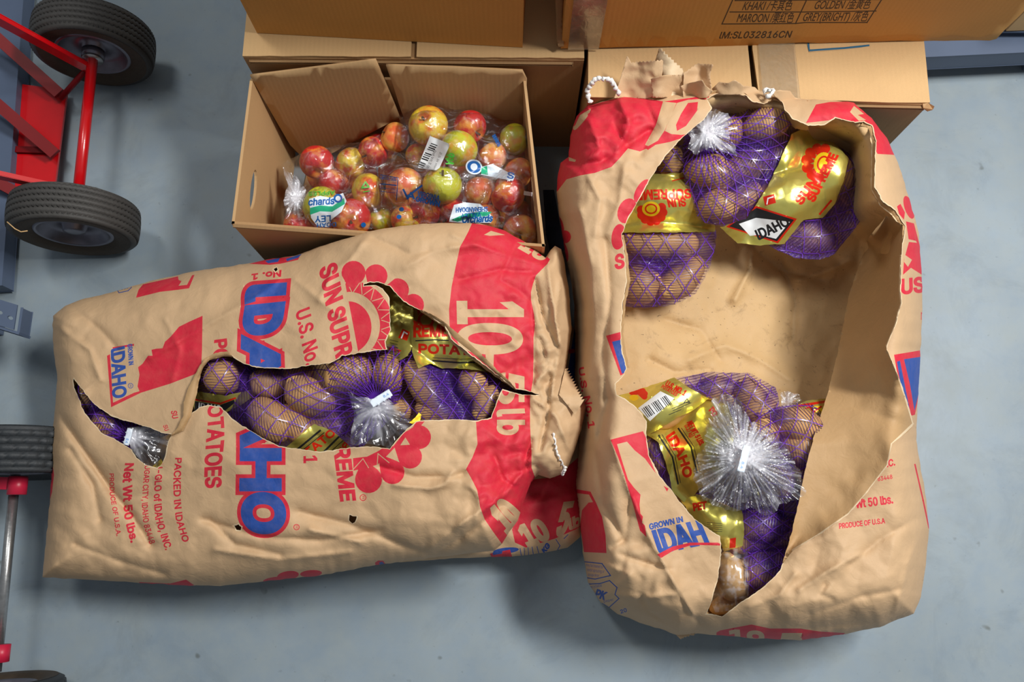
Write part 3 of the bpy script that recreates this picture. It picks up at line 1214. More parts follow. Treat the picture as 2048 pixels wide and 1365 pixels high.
box_between('plate_rib', V(34, 300, 0.034), V(112, 302, 0.034), 0.012, 0.008, M['dark_red_paint'], truck)

cart = empty('steel_axle_cart', P(20, 1150, 0).tolist(), 'black tyred cart with bare steel axle and faded red bracket, left of the lying sack', 'cart')
k1 = V(31, 950, 0.112); k2 = V(-8, 1345, 0.112)
ax2 = (k2 - k1).normalized()
wheel(cart, k1 - ax2 * 0.038, ax2, 0.112, 0.085, 1, M['rubber_b'], M['rubber_b'], tread='blk')
wheel(cart, k2 + ax2 * 0.055, -ax2, 0.112, 0.085, 1, M['rubber_b'], M['rubber_br'], tread='blk')
tube('axle', [k1, k2], 0.0085, M['steel'], cart, 20)
tube('bracket', [V(37, 954, 0.13), V(33, 990, 0.13)], 0.016, M['pink_red'], cart, 24)
tube('bracket', [V(4, 1290, 0.13), V(0, 1325, 0.13)], 0.014, M['pink_red'], cart, 24)
box_between('bracket_arm', V(-60, 966, 0.13), V(30, 968, 0.13), 0.02, 0.014, M['pink_red'], cart)


tube('straw', [V(14, 444, .24), V(30, 458, .235), V(42, 464, .23), V(55, 462, .23)], 0.0011, M['card_l'], truck, 6)

# ================================================================== CARTONS
def carton(name, fl, fr, ztop, zbot, depth, mat, label, top=True, gap=None, face=None, sides=None):
    A, B = V(fl[0], fl[1], ztop), V(fr[0], fr[1], ztop)
    A.z = B.z = ztop
    u = (B - A); w = u.length; u.normalize(); v = Vector((-u.y, u.x, 0)); hgt = ztop - zbot
    c = A + u * w / 2
    root = empty(name, (c.x, c.y, zbot), label, 'carton', None)
    th = 0.004
    Z = Vector((0, 0, 1))
    if face is None:
        panel('front_panel', A - Z * hgt, u, Z, [(0, 0), (w, 0), (w, hgt), (0, hgt)], [], -th, mat, root)
    panel('back_panel', A + v * depth - Z * hgt, u, Z, [(0, 0), (w, 0), (w, hgt), (0, hgt)], [], th, mat, root)
    panel('side_panel', A - Z * hgt, v, Z, [(th, 0), (depth, 0), (depth, hgt), (th, hgt)], [], th, mat, root)
    panel('side_panel', B - Z * hgt, v, Z, [(th, 0), (depth, 0), (depth, hgt), (th, hgt)], [], -th, mat, root)
    panel('bottom_panel', A - Z * (hgt - 0.001), u, v, [(th, th), (w - th, th), (w - th, depth), (th, depth)], [], th, mat, root)
    return root, A, B, u, v, w


# carton under the left stack
lb, A, B, u, v, w = carton('cardboard_carton', (487, 116), (1168, 121), 0.330, 0.0, 0.42, M['card_d'],
                           'closed cardboard carton directly behind the open apple carton, under another carton')
g0 = w * (827 - 487) / (1168 - 487)
rag = lambda x0, x1, s: [(x, 0.0018 * (float(vnoise(np.array(x * 40), np.array(0.), s)) + 0.5)) for x in np.linspace(x0, x1, 26)]
panel('top_flap', A + Vector((0, 0, 0.001)), u, v, rag(0, g0 - 0.004, 3) + [(g0 - 0.004, 0.40), (0, 0.40)], [], 0.005, M['card_l'], lb)
panel('top_flap', A + Vector((0, 0, 0.001)), u, v, rag(g0 + 0.006, w, 4) + [(w, 0.40), (g0 + 0.006, 0.40)], [], 0.005, M['card_l'], lb)
panel('inner_flap', A - Vector((0, 0, 0.004)), u, v, [(0, 0.004), (w, 0.004), (w, 0.40), (0, 0.40)], [], 0.004, M['card_edge'], lb)
box_between('crushed_edge', A + Vector((0.01, -0.002, -0.008)), B + Vector((-0.02, -0.002, -0.008)), 0.004, 0.006, M['card_edge'], lb)


def carton_from_bottom(fl, fr, zb, hgt, depth, mat, label, front=True):
    A, B = V(fl[0], fl[1], zb), V(fr[0], fr[1], zb)
    u = (B - A); w = u.length; u.normalize(); v = Vector((-u.y, u.x, 0)); Z = Vector((0, 0, 1)); th = 0.004
    c = A + u * w / 2
    root = empty('cardboard_carton', (c.x, c.y, zb), label, 'carton')
    if front:
        panel('front_panel', A, u, Z, [(0, 0), (w, 0), (w, hgt), (0, hgt)], [], -th, mat, root)
    panel('back_panel', A + v * depth, u, Z, [(0, 0), (w, 0), (w, hgt), (0, hgt)], [], th, mat, root)
    panel('side_panel', A, v, Z, [(th, 0), (depth, 0), (depth, hgt), (th, hgt)], [], th, mat, root)
    panel('side_panel', B, v, Z, [(th, 0), (depth, 0), (depth, hgt), (th, hgt)], [], -th, mat, root)
    panel('bottom_panel', A + Z * 0.001, u, v, [(th, th), (w - th, th), (w - th, depth), (th, depth)], [], th, mat, root)
    for k in (0, 1):
        panel('top_flap', A + Z * hgt + v * (depth / 2 + 0.003) * k, u, v, [(0, 0), (w, 0), (w, depth / 2 - 0.003), (0, depth / 2 - 0.003)], [], 0.004, mat, root)
    return root, A, B, u, v, w


carton_from_bottom((514, 66), (1045, 95), 0.337, 0.34, 0.36, M['card_o'],
                   'plain golden brown carton stacked on top at the left, its front face bare')

# carton under the right stack
lr, A, B, u, v, w = carton('cardboard_carton', (1176, 196), (1857, 210), 0.330, 0.0, 0.46, M['card_d'],
                           'closed cardboard carton under the printed carton, its taped flaps parted by a dark slit')
xs = w * (1512 - 1176) / (1857 - 1176)


def bulge(o, amp):
    return o


panel('top_flap', A + Vector((0, 0, 0.001)), u, v, [(0, 0.0), (xs - 0.006, 0.0), (xs - 0.011, 0.1), (xs - 0.016, 0.44), (0, 0.44)], [], 0.005, M['card_l'], lr, wav=0.006, seed=3)
panel('top_flap', A + Vector((0, 0, 0.001)), u, v, rag(xs + 0.006, w, 6) + [(w, 0.44), (xs + 0.002, 0.44), (xs - 0.003, 0.1)], [], 0.005, M['card_l'], lr, wav=0.006, seed=5)
panel('inner_flap', A - Vector((0, 0, 0.03)), u, v, [(0.01, 0.006), (w - 0.01, 0.006), (w - 0.01, 0.42), (0.01, 0.42)], [], 0.004, M['card_edge'], lr)
panel('packing_tape', A + Vector((0, 0, 0.0095)), u, v, [(xs + 0.01, 0.0), (xs + 0.075, 0.0), (xs + 0.07, 0.16), (xs + 0.005, 0.16)], [], 0.0008, M['tape'], lr)
box_between('crushed_edge', A + u * (xs + 0.05) + Vector((0, -0.002, -0.006)), B + Vector((-0.005, -0.002, -0.006)), 0.004, 0.006, M['card_edge'], lr)
bm = bmesh.new()
q = [V(1845, 206, .332), V(1856, 205, .335), V(1869, 213, .342), V(1866, 219, .338), V(1856, 222, .331), V(1847, 216, .33)]
bv = [bm.verts.new(p) for p in q]; ff = bm.faces.new(bv); r = bmesh.ops.extrude_face_region(bm, geom=[ff])
for e in r['geom']:
    if isinstance(e, bmesh.types.BMVert): e.co.z -= 0.002
from_bm('torn_corner', bm, M['card'], lr, False)
qa = on_plane((0, 0, 0.3375), (0, 0, 1))
sheet('teal_mark', [(1612, 80), (1735, 78), (1740, 92), (1690, 99), (1618, 104)], qa, [M['card_l'], M['teal_ink']], sp=8, parent=lr,
      prints=[stroke([(1616, 80), (1618, 101), (1690, 96), (1737, 91)], 4, 1)])

# large printed carton on top of it
ZB = 0.340
ur, A, B, u, v, w = carton_from_bottom((1122, 97), (1992, 78), ZB, 0.40, 0.42, M['card_o'],
                                       'large printed carton on top at the right, with colour table lettering on its face', front=False)
pln = on_plane(A, (-v).to_tuple())
At, Bt = pix(A + Vector((0, 0, 0.40))), pix(B + Vector((0, 0, 0.40)))
INK = 1
tab = [stroke([(1483, -40), (1444, 48)], 2.4, INK), stroke([(1632, -40), (1591, 47)], 2.4, INK), stroke([(1782, -30), (1734, 45)], 2.4, INK),
       stroke([(1444, 48), (1591, 47), (1610, 45), (1734, 45)], 2.2, INK), stroke([(1460, 24), (1604, 24), (1752, 22)], 2.2, INK),
       stroke([(1470, 1), (1616, 0), (1766, -1)], 2.2, INK),
       T('KHAKI /卡其色', [(1484, 20), (1582, 19)], [(1489, 8), (1586, 7)], INK, 0.3),
       T('GOLDEN /金黄色', [(1627, 18), (1738, 16)], [(1632, 6), (1743, 5)], INK, 0.3),
       T('MAROON /栗红色', [(1473, 44), (1585, 44)], [(1477, 32), (1589, 32)], INK, 0.3),
       T('GREY(BRIGHT) /灰色', [(1604, 42), (1733, 41)], [(1609, 30), (1738, 29)], INK, 0.3),
       T('IM:SL032816CN', [(1438, 77), (1580, 75)], [(1443, 64), (1585, 62)], INK, 0.5)]
bl, br = pix(A), pix(B)
sheet('front_panel', [(bl[0], bl[1]), (1300, 93), (1500, 92), (1605, 85), (1640, 86), (1800, 82), (br[0] - 12, br[1] + 3), (br[0], br[1]), Bt, At], pln,
      [M['card_o'], M['black_ink']], prints=tab, sp=26, parent=ur, jit_out=0.6, thick=0.004)
panel('packing_tape', A + Vector((0.012, -0.003, 0)), u, Vector((0, 0, 1)), [(0, 0.002), (0.055, 0.002), (0.055, 0.39), (0, 0.39)], [], 0.0015, M['tape'], ur)
sheet('crushed_edge', [(1118, 96), (1128, 92), (1124, 40), (1130, -60), (1108, -60), (1112, 30), (1113, 80)], lambda a, b: P(a, b, .35 + (96 - b) * .0009 + .004 * vnoise(b / 14, a / 40, 3)), [M['card_edge']], sp=6, parent=ur, thick=.004)

# sliver of another carton on the rack at the right edge
carton_from_bottom((2012, 62), (2200, 56), 0.12, 0.25, 0.3, M['card_l'], 'pale carton sliver above the rack beam at the far top right corner')

# ================================================================== OPEN APPLE CARTON
ZR = 0.300
bl_, fl_, fr_, br_ = V(500, 158, ZR), V(463, 448, ZR), V(1090, 494, ZR), V(1052, 160, ZR)
ctr = (bl_ + fl_ + fr_ + br_) / 4
ac = empty('open_apple_carton', (ctr.x, ctr.y, 0), 'open cardboard carton with an oval hand hole, filled with bagged apples', 'carton')
Z = Vector((0, 0, 1))


def wall(name, a, b, zb, zt, holes, mat, th=-0.005, parent=ac, rise=0.0, dx=0.0):
    L = (Vector((b.x, b.y, 0)) - Vector((a.x, a.y, 0))).length
    u_ = Vector((b.x - a.x, b.y - a.y, 0))
    return panel(name, Vector((a.x, a.y, zb)), u_, Z, [(0, 0), (L, 0), (L, zt - zb + rise), (0, zt - zb)], holes, th, mat, parent), L


Ls = (Vector((fl_.x - bl_.x, fl_.y - bl_.y, 0))).length
wall('side_wall', bl_, fl_, 0.004, ZR, [ell(Ls * 0.66, ZR - 0.075, 0.040, 0.0155, 0, 20)], M['card'])
wall('front_wall', fl_, fr_, 0.004, ZR, [], M['card_d'])
Lr = (Vector((br_.x - fr_.x, br_.y - fr_.y, 0))).length
wall('side_wall', fr_, br_, 0.004, ZR, [ell(Lr * 0.40, ZR - 0.075, 0.040, 0.0155, 0, 20)], M['card'])
wall('back_wall', br_ + Vector((0, 0.008, 0)), bl_ + Vector((0, 0.008, 0)), 0.004, ZR - 0.006, [], M['card_d'])
ub = (br_ - bl_).normalized(); Lb = (br_ - bl_).length
pb = on_plane(bl_ + Vector((0, -0.004, 0)), Vector((0.0, -1, 0.10)).normalized().to_tuple())
for nm, out_ in (('back_flap', [(500, 152), (620, 137), (751, 120), (768, 158), (790, 210), (800, 235), (620, 330), (580, 290)]),
                 ('back_flap', [(772, 131), (900, 135), (1045, 142), (1054, 160), (1048, 260), (1030, 310), (830, 300), (800, 215), (786, 170)])):
    sheet(nm, out_, pb, [M['card']], sp=20, parent=ac, thick=0.004)
panel('bottom', Vector((fl_.x, fl_.y, 0.002)) + Vector((0.006, 0.006, 0)), Vector((fr_.x - fl_.x, fr_.y - fl_.y, 0)), Z.cross(Vector((fr_.x - fl_.x, fr_.y - fl_.y, 0))),
      [(0, 0), (0.49, 0), (0.47, 0.235), (0.02, 0.235)], [], 0.004, M['card_d'], ac)
box_between('rim_ply', fl_ + Vector((0.005, -0.004, 0.001)), V(735, 467, ZR) + Vector((0, -0.004, 0.001)), 0.004, 0.003, M['card_edge'], ac)

# apples
bm = bmesh.new()
bmesh.ops.create_uvsphere(bm, u_segments=32, v_segments=20, radius=1)
for vv in bm.verts:
    c = vv.co; r_ = math.hypot(c.x, c.y); s_ = c.z
    prof = 1.0 + 0.06 * s_ - 0.03 * s_ * s_
    dz = 0
    if s_ > 0: dz = -0.34 * math.exp(-(r_ / 0.26) ** 2)
    else: dz = 0.22 * math.exp(-(r_ / 0.22) ** 2)
    th = math.atan2(c.y, c.x)
    k = 1 + 0.018 * math.cos(5 * th) * (1 - s_) * 0.5
    vv.co = Vector((c.x * prof * k, c.y * prof * k, s_ * 0.93 + dz))
me_a = bpy.data.meshes.new('apple'); bm.to_mesh(me_a); bm.free()
me_a.polygons.foreach_set('use_smooth', np.ones(len(me_a.polygons), bool))
me_stem = bpy.data.meshes.new('stem')
bm = bmesh.new()
bmesh.ops.create_cone(bm, segments=8, radius1=0.05, radius2=0.07, depth=0.34, cap_ends=True)
for vv in bm.verts:
    vv.co.z += 0.74; vv.co.x += 0.12 * (vv.co.z - 0.6) ** 1 if vv.co.z > 0.7 else 0
bm.to_mesh(me_stem); bm.free(); me_stem.materials.append(M['stem'])
A_items = []
AP = [  # px, py, radius px, z, colour, tilt x, tilt y, label
    (634, 324, 37, .185, 'red', 70, 20, 'deep red apple at the left end of the pile, nearest the hand hole'),
    (702, 326, 33, .180, 'mix', 60, -30, 'red and yellow apple in the left bag, second in its back row'),
    (747, 304, 33, .190, 'red', -60, 30, 'dark red apple at the back of the left bag under its crease'),
    (790, 276, 33, .205, 'or', 50, 40, 'orange green apple partly behind the milky fold of the upper bag'),
    (857, 252, 43, .245, 'mix', 12, -8, 'large yellow apple with its stem hollow facing up, top of the upper bag'),
    (939, 254, 37, .225, 'red', 55, 60, 'bright red apple in the back row of the upper bag'),
    (1028, 279, 34, .215, 'yel', 80, 10, 'olive and orange apple in the back right corner of the carton'),
    (918, 298, 40, .250, 'yel', 100, 20, 'lemon yellow apple beside the white barcode sticker'),
    (985, 316, 34, .215, 'or', 70, -50, 'orange apple behind the blue ringed letter on the upper bag'),
    (838, 314, 30, .200, 'mix', 90, 30, 'small blush apple left of the white barcode sticker'),
    (1038, 345, 32, .215, 'or', 60, 10, 'pale orange apple against the right wall of the carton'),
    (736, 382, 37, .200, 'mix', 75, -20, 'green and red apple carrying the green recycling mark'),
    (668, 366, 32, .165, 'red', 60, 50, 'red apple tucked behind the printed patch of the left bag'),
    (643, 412, 41, .200, 'yel', 85, -40, 'yellow apple under the white and turquoise print of the left bag'),
    (702, 437, 42, .205, 'red', 20, 30, 'round orange red apple at the front rim, left of the lying sack'),
    (809, 374, 42, .220, 'or', 70, 20, 'orange yellow apple under the navy check mark print'),
    (885, 372, 42, .230, 'yel', 15, 25, 'green tipped apple under the two word navy print'),
    (962, 384, 36, .215, 'or', 80, 30, 'orange apple right of the two word navy print'),
    (1016, 388, 40, .225, 'red', 75, -30, 'large orange red apple near the right wall, in the lower bag'),
    (850, 422, 35, .195, 'red', 60, -10, 'red apple low in the front of the lower bag, below the navy print'),
    (812, 440, 34, .190, 'mix', 40, 40, 'striped yellow red apple at the front rim beside the sack top'),
    (597, 452, 32, .175, 'red', 60, 10, 'red apple at the front left corner of the carton'),
    (762, 440, 26, .175, 'yel', 50, 10, 'small green apple at the front rim between two bags'),
    (910, 430, 36, .190, 'red', 50, 60, 'red apple under the white logo patch of the lower bag'),
    (1040, 462, 36, .200, 'or', 45, 10, 'yellow orange apple in the front right corner, above the sack neck'),
    (970, 440, 36, .195, 'or', 70, 70, 'orange apple at the front of the lower bag above the red band of the sack'),
]
for i, (px, py, rr, z, cname, tx, ty, lab) in enumerate(AP):
    me = me_a.copy() if False else me_a
    o = bpy.data.objects.new('apple', me_a.copy() if i < 0 else me_a)
    key = 'apple_' + cname
    nm_ = 'apple_mesh_' + cname
    if nm_ not in bpy.data.meshes:
        mm = me_a.copy(); mm.name = nm_; mm.materials.append(M[key])
    o.data = bpy.data.meshes[nm_]
    COL.objects.link(o)
    s = rr / ppm(z)
    c = P(px, py, z)
    o.location = c.tolist(); o.scale = (s, s, s)
    o.rotation_euler = (math.radians(tx), math.radians(ty), i * 1.3)
    tag(o, lab, 'apple', 'bagged apples in the open carton')
    if tx < 60:
        st = bpy.data.objects.new('stem', me_stem); COL.objects.link(st); st.parent = o
    A_items.append((c[0], c[1], c[2], s * 1.02, s * 1.02, s * 0.97, 0))
for i, (px, py) in enumerate([(650, 350), (720, 350), (790, 345), (860, 330), (930, 330), (1000, 340), (640, 430), (710, 420), (780, 415), (850, 400), (930, 400), (1000, 420), (760, 300), (880, 290), (960, 290), (1020, 300), (1030, 430)]):
    o = bpy.data.objects.new('apple', bpy.data.meshes['apple_mesh_' + ('red', 'or', 'mix')[i % 3]]); COL.objects.link(o)
    z = .10; s = 38 / ppm(z); c = P(px, py, z) + np.array([0, 0, 0]); o.location = c.tolist(); o.scale = (s, s, s)
    o.rotation_euler = (1.0, 0.7 * i, i)
    tag(o, 'apple buried under the top layer of bagged apples in the carton', 'apple', 'apples buried beneath the top layer')

aheap = Heap(A_items, 0.13, 0.012)
FILM = [M['film'], M['ink_blue'], M['ink_green'], M['ink_white'], M['ink_teal'], M['ink_navy'], M['white_label'], M['stamp_black']]


def film_bag(outline, prints, label, off, folds, seed):
    c = P(*np.mean(outline, axis=0), 0.2)
    bag = empty('apple_bag', (c[0], c[1], 0.1), label, 'plastic bag', 'clear apple bags in the open carton')

    def pc(a, b):
        p = aheap.place(a, b, off)
        z = p[:, 2] + 0.004 * facet(a / 30, b / 30, seed) + 0.002 * vnoise(a / 9, b / 9, seed)
        for pts, wd, am in folds:
            z = z + am * np.exp(-segdist(a, b, pts) / wd)
        return P(a, b, z)
    sheet('film', outline, pc, FILM, prints=prints, sp=6, parent=bag, jit_out=1.5)
    return bag


BL, GR, WH, TE, NV, LA, BK = 1, 2, 3, 4, 5, 6, 7
film_bag([(563, 329), (596, 309), (663, 292), (726, 284), (760, 268), (768, 306), (764, 412), (770, 455), (700, 462), (663, 462), (610, 456), (566, 447), (566, 395), (583, 362)],
         [G([[(618, 398), (640, 392), (662, 396), (686, 386), (693, 402), (683, 424), (662, 440), (658, 455), (634, 452), (622, 436)]], WH),
          G([[(620, 416), (640, 411), (665, 413), (688, 396), (690, 408), (664, 424), (640, 423), (620, 430)]], TE),
          T('chards', [(617, 411), (668, 408)], [(618, 398), (669, 395)], BL, 0.8),
          T('LEY', [(661, 431), (630, 433)], [(661, 443), (630, 445)], BL, 0.6),
          T('DOAH', [(672, 445), (634, 447)], [(672, 453), (634, 455)], BL, 0.4),
          T('APPLES', [(670, 381), (617, 384)], [(670, 389), (617, 392)], GR, 0.3),
          G([ell(676, 397, 9, 9)], BL), G([ell(676, 397, 5, 5)], WH),
          stroke([(724, 375), (731, 364), (738, 374), (724, 376)], 2.6, GR), stroke([(727, 384), (739, 382)], 2, GR),
          G([ell(727, 450, 5, 5)], BL)],
         'clear apple bag at the left of the carton with a turquoise and white print', 0.004, [([(728, 290), (700, 350), (690, 360)], 4, 0.006), ([(570, 400), (600, 380)], 5, 0.01)], 1)
bars = []
for i in range(13):
    t = i / 13
    if i in (4, 9): continue
    x0 = 862 - 16 * t * 1.9; y0 = 286 + 16 * t * 3.0
    bars.append(np.array([(x0, y0), (x0 + 13, y0 + 4.6), (x0 + 12.4, y0 + 6.4 + (i % 3) * .4), (x0 - .6, y0 + 1.8 + (i % 3) * .4)]))
film_bag([(771, 210), (799, 200), (840, 208), (892, 217), (948, 222), (1015, 235), (1061, 257), (1066, 319), (1050, 356), (1000, 366), (948, 366), (882, 348), (835, 341), (802, 312), (793, 280), (799, 240)],
         [G([[(860, 272), (897, 287), (899, 292), (879, 336), (872, 341), (836, 336), (838, 328)]], LA), (bars, BK),
          T('Net Wt 3 lb', [(868, 300), (853, 336)], [(873, 302), (858, 338)], BK), T('2.5 in min', [(880, 304), (866, 338)], [(884, 306), (870, 340)], BK),
          G([ell(948, 334, 17, 15, 20)], WH), G([ell(948, 334, 14, 12, 20)], BL), G([ell(948, 334, 7, 7, 20)], WH),
          G([[(963, 334), (985, 328), (1030, 352), (1026, 362), (985, 354), (962, 350)]], WH), G([[(963, 336), (974, 332), (976, 350), (962, 348)]], TE),
          T('S', [(1014, 356), (1026, 358)], [(1016, 344), (1029, 347)], BL, 0.8),
          T('App', [(892, 328), (900, 306)], [(906, 331), (912, 310)], GR, 0.8),
          T('SHENANDOAH', [(990, 268), (1002, 290)], [(984, 272), (996, 294)], BL, 0.3)],
         'clear apple bag at the upper right of the carton with a barcode sticker', 0.006,
         [([(799, 203), (806, 240), (806, 300)], 4, 0.016), ([(850, 250), (920, 300), (1000, 345)], 3, 0.008)], 2)
film_bag([(766, 298), (800, 305), (832, 312), (872, 340), (942, 350), (1000, 340), (1048, 314), (1060, 345), (1068, 379), (1078, 445), (1066, 489), (1000, 478), (930, 470), (850, 466), (782, 464), (762, 412), (759, 352)],
         [T('VIRGINIA', [(834, 391), (878, 402)], [(836, 382), (880, 392)], NV, 0.5), T('GROWN', [(831, 402), (878, 413)], [(833, 393), (880, 403)], NV, 0.9),
          stroke([(807, 380), (814, 394), (843, 372)], 4, NV), T('A', [(814, 398), (829, 398)], [(816, 384), (829, 386)], NV, 1.0),
          stroke([(757, 349), (796, 356), (793, 400)], 1.6, NV), T('Nutrition Facts', [(758, 358), (792, 362)], [(759, 351), (793, 355)], NV, 0.2),
          stroke([(762, 368), (792, 371)], 2.4, NV), stroke([(762, 376), (790, 379)], 1, NV), stroke([(762, 383), (790, 386)], 1, NV),
          G([[(908, 410), (930, 405), (960, 408), (974, 420), (986, 436), (982, 446), (930, 446), (898, 444), (900, 436)]], WH),
          G([[(902, 440), (930, 428), (960, 424), (984, 424), (975, 432), (940, 436), (915, 444)]], TE),
          T('Orchards', [(924, 446), (984, 443)], [(926, 433), (986, 430)], BL, 0.9),
          T('SHENANDOAH', [(975, 414), (912, 416)], [(975, 423), (912, 425)], BL, 0.5),
          T('VALLEY', [(962, 425), (922, 428)], [(962, 433), (922, 436)], BL, 0.4),
          G([ell(803, 419, 5, 4.4)], NV), G([ell(798, 434, 5, 4.4)], BL),
          G([[(1048, 382), (1065, 385), (1064, 393), (1047, 390)]], LA)],
         'clear apple bag at the lower right of the carton with navy state grown print', 0.008,
         [([(1040, 340), (940, 430), (850, 450)], 3, 0.010), ([(985, 390), (1015, 380), (1025, 400)], 3, 0.008), ([(764, 300), (762, 420)], 4, 0.010)], 3)
bgT = empty('bag_tail', P(590, 400, .2).tolist(), 'crinkled clear tail of an apple bag in the left corner of the carton', 'plastic bag')
tuft(bgT, 592, 395, [(563, 330), (590, 350), (612, 380), (610, 420), (600, 445), (570, 440), (566, 400), (575, 370)], 0.20, 0.01, 4, 'tail', 2, 0.008, 18)


# ================================================================== LYING SACK (left)
OA = [(107, 632), (130, 612), (160, 600), (232, 583), (300, 562), (400, 541), (500, 527), (525, 521), (590, 512), (650, 490), (735, 464), (800, 452),
      (870, 446), (960, 447), (1010, 462), (1055, 487), (1090, 516), (1102, 500), (1110, 492), (1122, 498), (1130, 530), (1140, 600), (1142, 660), (1132, 738),
      (1148, 766), (1165, 796), (1173, 815), (1165, 850), (1150, 900), (1132, 946), (1100, 958), (1076, 950), (1062, 966), (1045, 1010), (1036, 1042), (1020, 1064),
      (1004, 1088), (988, 1102), (900, 1112), (760, 1130), (740, 1133), (640, 1152), (560, 1160), (440, 1173), (380, 1172), (250, 1165), (130, 1158), (85, 1155),
      (90, 1100), (98, 1020), (103, 960), (100, 900), (108, 830), (115, 760), (107, 700), (105, 650)]
EA = [(105, 640, .14, 60), (104, 900, .13, 60), (85, 1155, .11, 70), (300, 562, .15, 90), (525, 521, .20, 110), (735, 464, .305, 70), (900, 446, .315, 60), (1055, 487, .30, 50),
      (1130, 560, .23, 45), (1170, 810, .22, 45), (1130, 945, .21, 45), (1050, 1000, .20, 60), (990, 1100, .16, 90), (740, 1133, .15, 110), (440, 1173, .13, 110), (250, 1165, .12, 90)]
TA = [(200, 720, .22), (200, 1000, .20), (300, 850, .26), (400, 650, .27), (450, 850, .31), (600, 620, .31), (600, 1000, .29), (700, 800, .335), (850, 550, .35), (850, 750, .345),
      (850, 950, .32), (980, 600, .345), (980, 800, .33), (980, 950, .30), (1090, 600, .275), (1110, 750, .27), (1100, 880, .255), (400, 1080, .22), (700, 1060, .26)]
CA = [([(118, 830), (165, 900), (225, 985), (262, 1030), (300, 1090)], 11, -.016), ([(140, 900), (185, 970), (200, 1040)], 9, -.009),
      ([(405, 1040), (520, 1075), (640, 1082), (760, 1062)], 9, -.009), ([(430, 1100), (560, 1120), (700, 1105)], 8, .008), ([(420, 1042), (470, 1090), (560, 1110)], 8, -.008),
      ([(600, 1025), (700, 1050), (800, 1090), (850, 1108)], 12, -.012), ([(620, 1060), (720, 1085)], 8, .008),
      ([(855, 1100), (940, 1035), (985, 1010), (1015, 960)], 7, .010), ([(870, 1110), (955, 1055), (1000, 1015)], 6, -.010), ([(760, 935), (830, 955), (900, 955), (925, 948)], 7, -.008),
      ([(905, 945), (890, 970), (860, 978), (790, 970)], 8, .010), ([(300, 715), (400, 660), (520, 590), (560, 560)], 10, .007), ([(690, 640), (640, 600), (590, 560)], 9, .005),
      ([(740, 466), (700, 520), (665, 545), (640, 600)], 8, .007), ([(735, 470), (820, 510), (890, 495)], 9, -.006), ([(810, 535), (870, 500), (950, 490)], 9, .006),
      ([(110, 650), (180, 700), (200, 760), (160, 790)], 9, .008), ([(150, 620), (200, 660), (235, 700)], 7, -.006), ([(1062, 600), (1070, 700), (1066, 780)], 7, -.008),
      ([(1095, 530), (1105, 600), (1120, 700), (1100, 800)], 6, .014), ([(1070, 560), (1085, 640), (1130, 720)], 5, -.014), ([(1080, 680), (1100, 760), (1095, 830), (1080, 900)], 6, -.014),
      ([(1120, 560), (1110, 640), (1128, 700)], 5, .012), ([(1070, 800), (1110, 830), (1140, 900)], 6, .013), ([(1062, 960), (1050, 930), (1062, 880)], 6, -.014),
      ([(1045, 945), (1010, 990), (985, 1010)], 6, .012), ([(1030, 975), (1005, 960), (990, 915)], 7, -.010), ([(1085, 940), (1065, 930), (1040, 945)], 5, -.014),
      ([(1105, 880), (1120, 920), (1128, 945)], 4, .008), ([(1100, 740), (1075, 760), (1063, 790)], 5, .011), ([(1040, 470), (1000, 560), (1050, 590)], 8, -.006),
      ([(905, 470), (980, 500), (1080, 530)], 7, .006), ([(920, 560), (1000, 540), (1065, 545)], 6, -.006),
      ([(150, 1090), (230, 1120), (330, 1150)], 10, -.007), ([(110, 1130), (90, 1150)], 6, .006), ([(330, 640), (360, 700), (345, 760)], 8, .004)]
sackA = Sack(OA, EA, TA, CA, .0022, 70, 3, [(1110, 740, 80, 3.2), (1040, 940, 80, 2.4), (1000, 700, 120, 1.0), (130, 660, 60, 1.2), (250, 1110, 100, 1.0), (960, 1060, 70, 1.5)])

HA1 = [(147, 759), (161, 775), (178, 796), (190, 811), (207, 821), (220, 832), (243, 840), (275, 848), (304, 858), (323, 866), (343, 870), (336, 883), (330, 911), (323, 929),
       (314, 936), (291, 930), (272, 916), (264, 901), (243, 887), (227, 877), (203, 866), (186, 846), (170, 827), (156, 795), (148, 772)]
HA2 = [(380, 831), (385, 813), (392, 785), (396, 759), (406, 733), (420, 717), (447, 712), (464, 713), (485, 727), (506, 734), (529, 737), (552, 738), (589, 738), (607, 733), (661, 727),
       (684, 713), (714, 707), (737, 704), (774, 700), (771, 685), (782, 660), (780, 632), (779, 596), (765, 577), (751, 571), (728, 572), (728, 568), (752, 564), (779, 572), (799, 596),
       (818, 610), (840, 621), (862, 634), (879, 646), (889, 651), (902, 679), (929, 701), (966, 729), (985, 743), (1002, 757), (1030, 778), (1062, 785), (1078, 790), (1045, 789), (1016, 782),
       (1005, 779), (999, 787), (991, 813), (982, 835), (952, 842), (918, 839), (877, 841), (849, 841), (832, 843), (822, 852), (807, 866), (790, 884), (779, 899), (746, 893), (696, 896),
       (657, 902), (640, 904), (600, 899), (559, 893), (538, 882), (508, 866), (485, 852), (464, 838), (450, 822), (438, 813), (415, 811), (399, 815)]
HA3 = [(699, 1030), (706, 1033), (713, 1034), (711, 1042), (705, 1047), (698, 1042)]
HA4 = [(470, 1052), (477, 1049), (483, 1055), (481, 1061), (473, 1060)]
HA5 = [(548, 538), (554, 535), (556, 540), (551, 543)]
RD, BU = 1, 2
BE = 0
pr = []
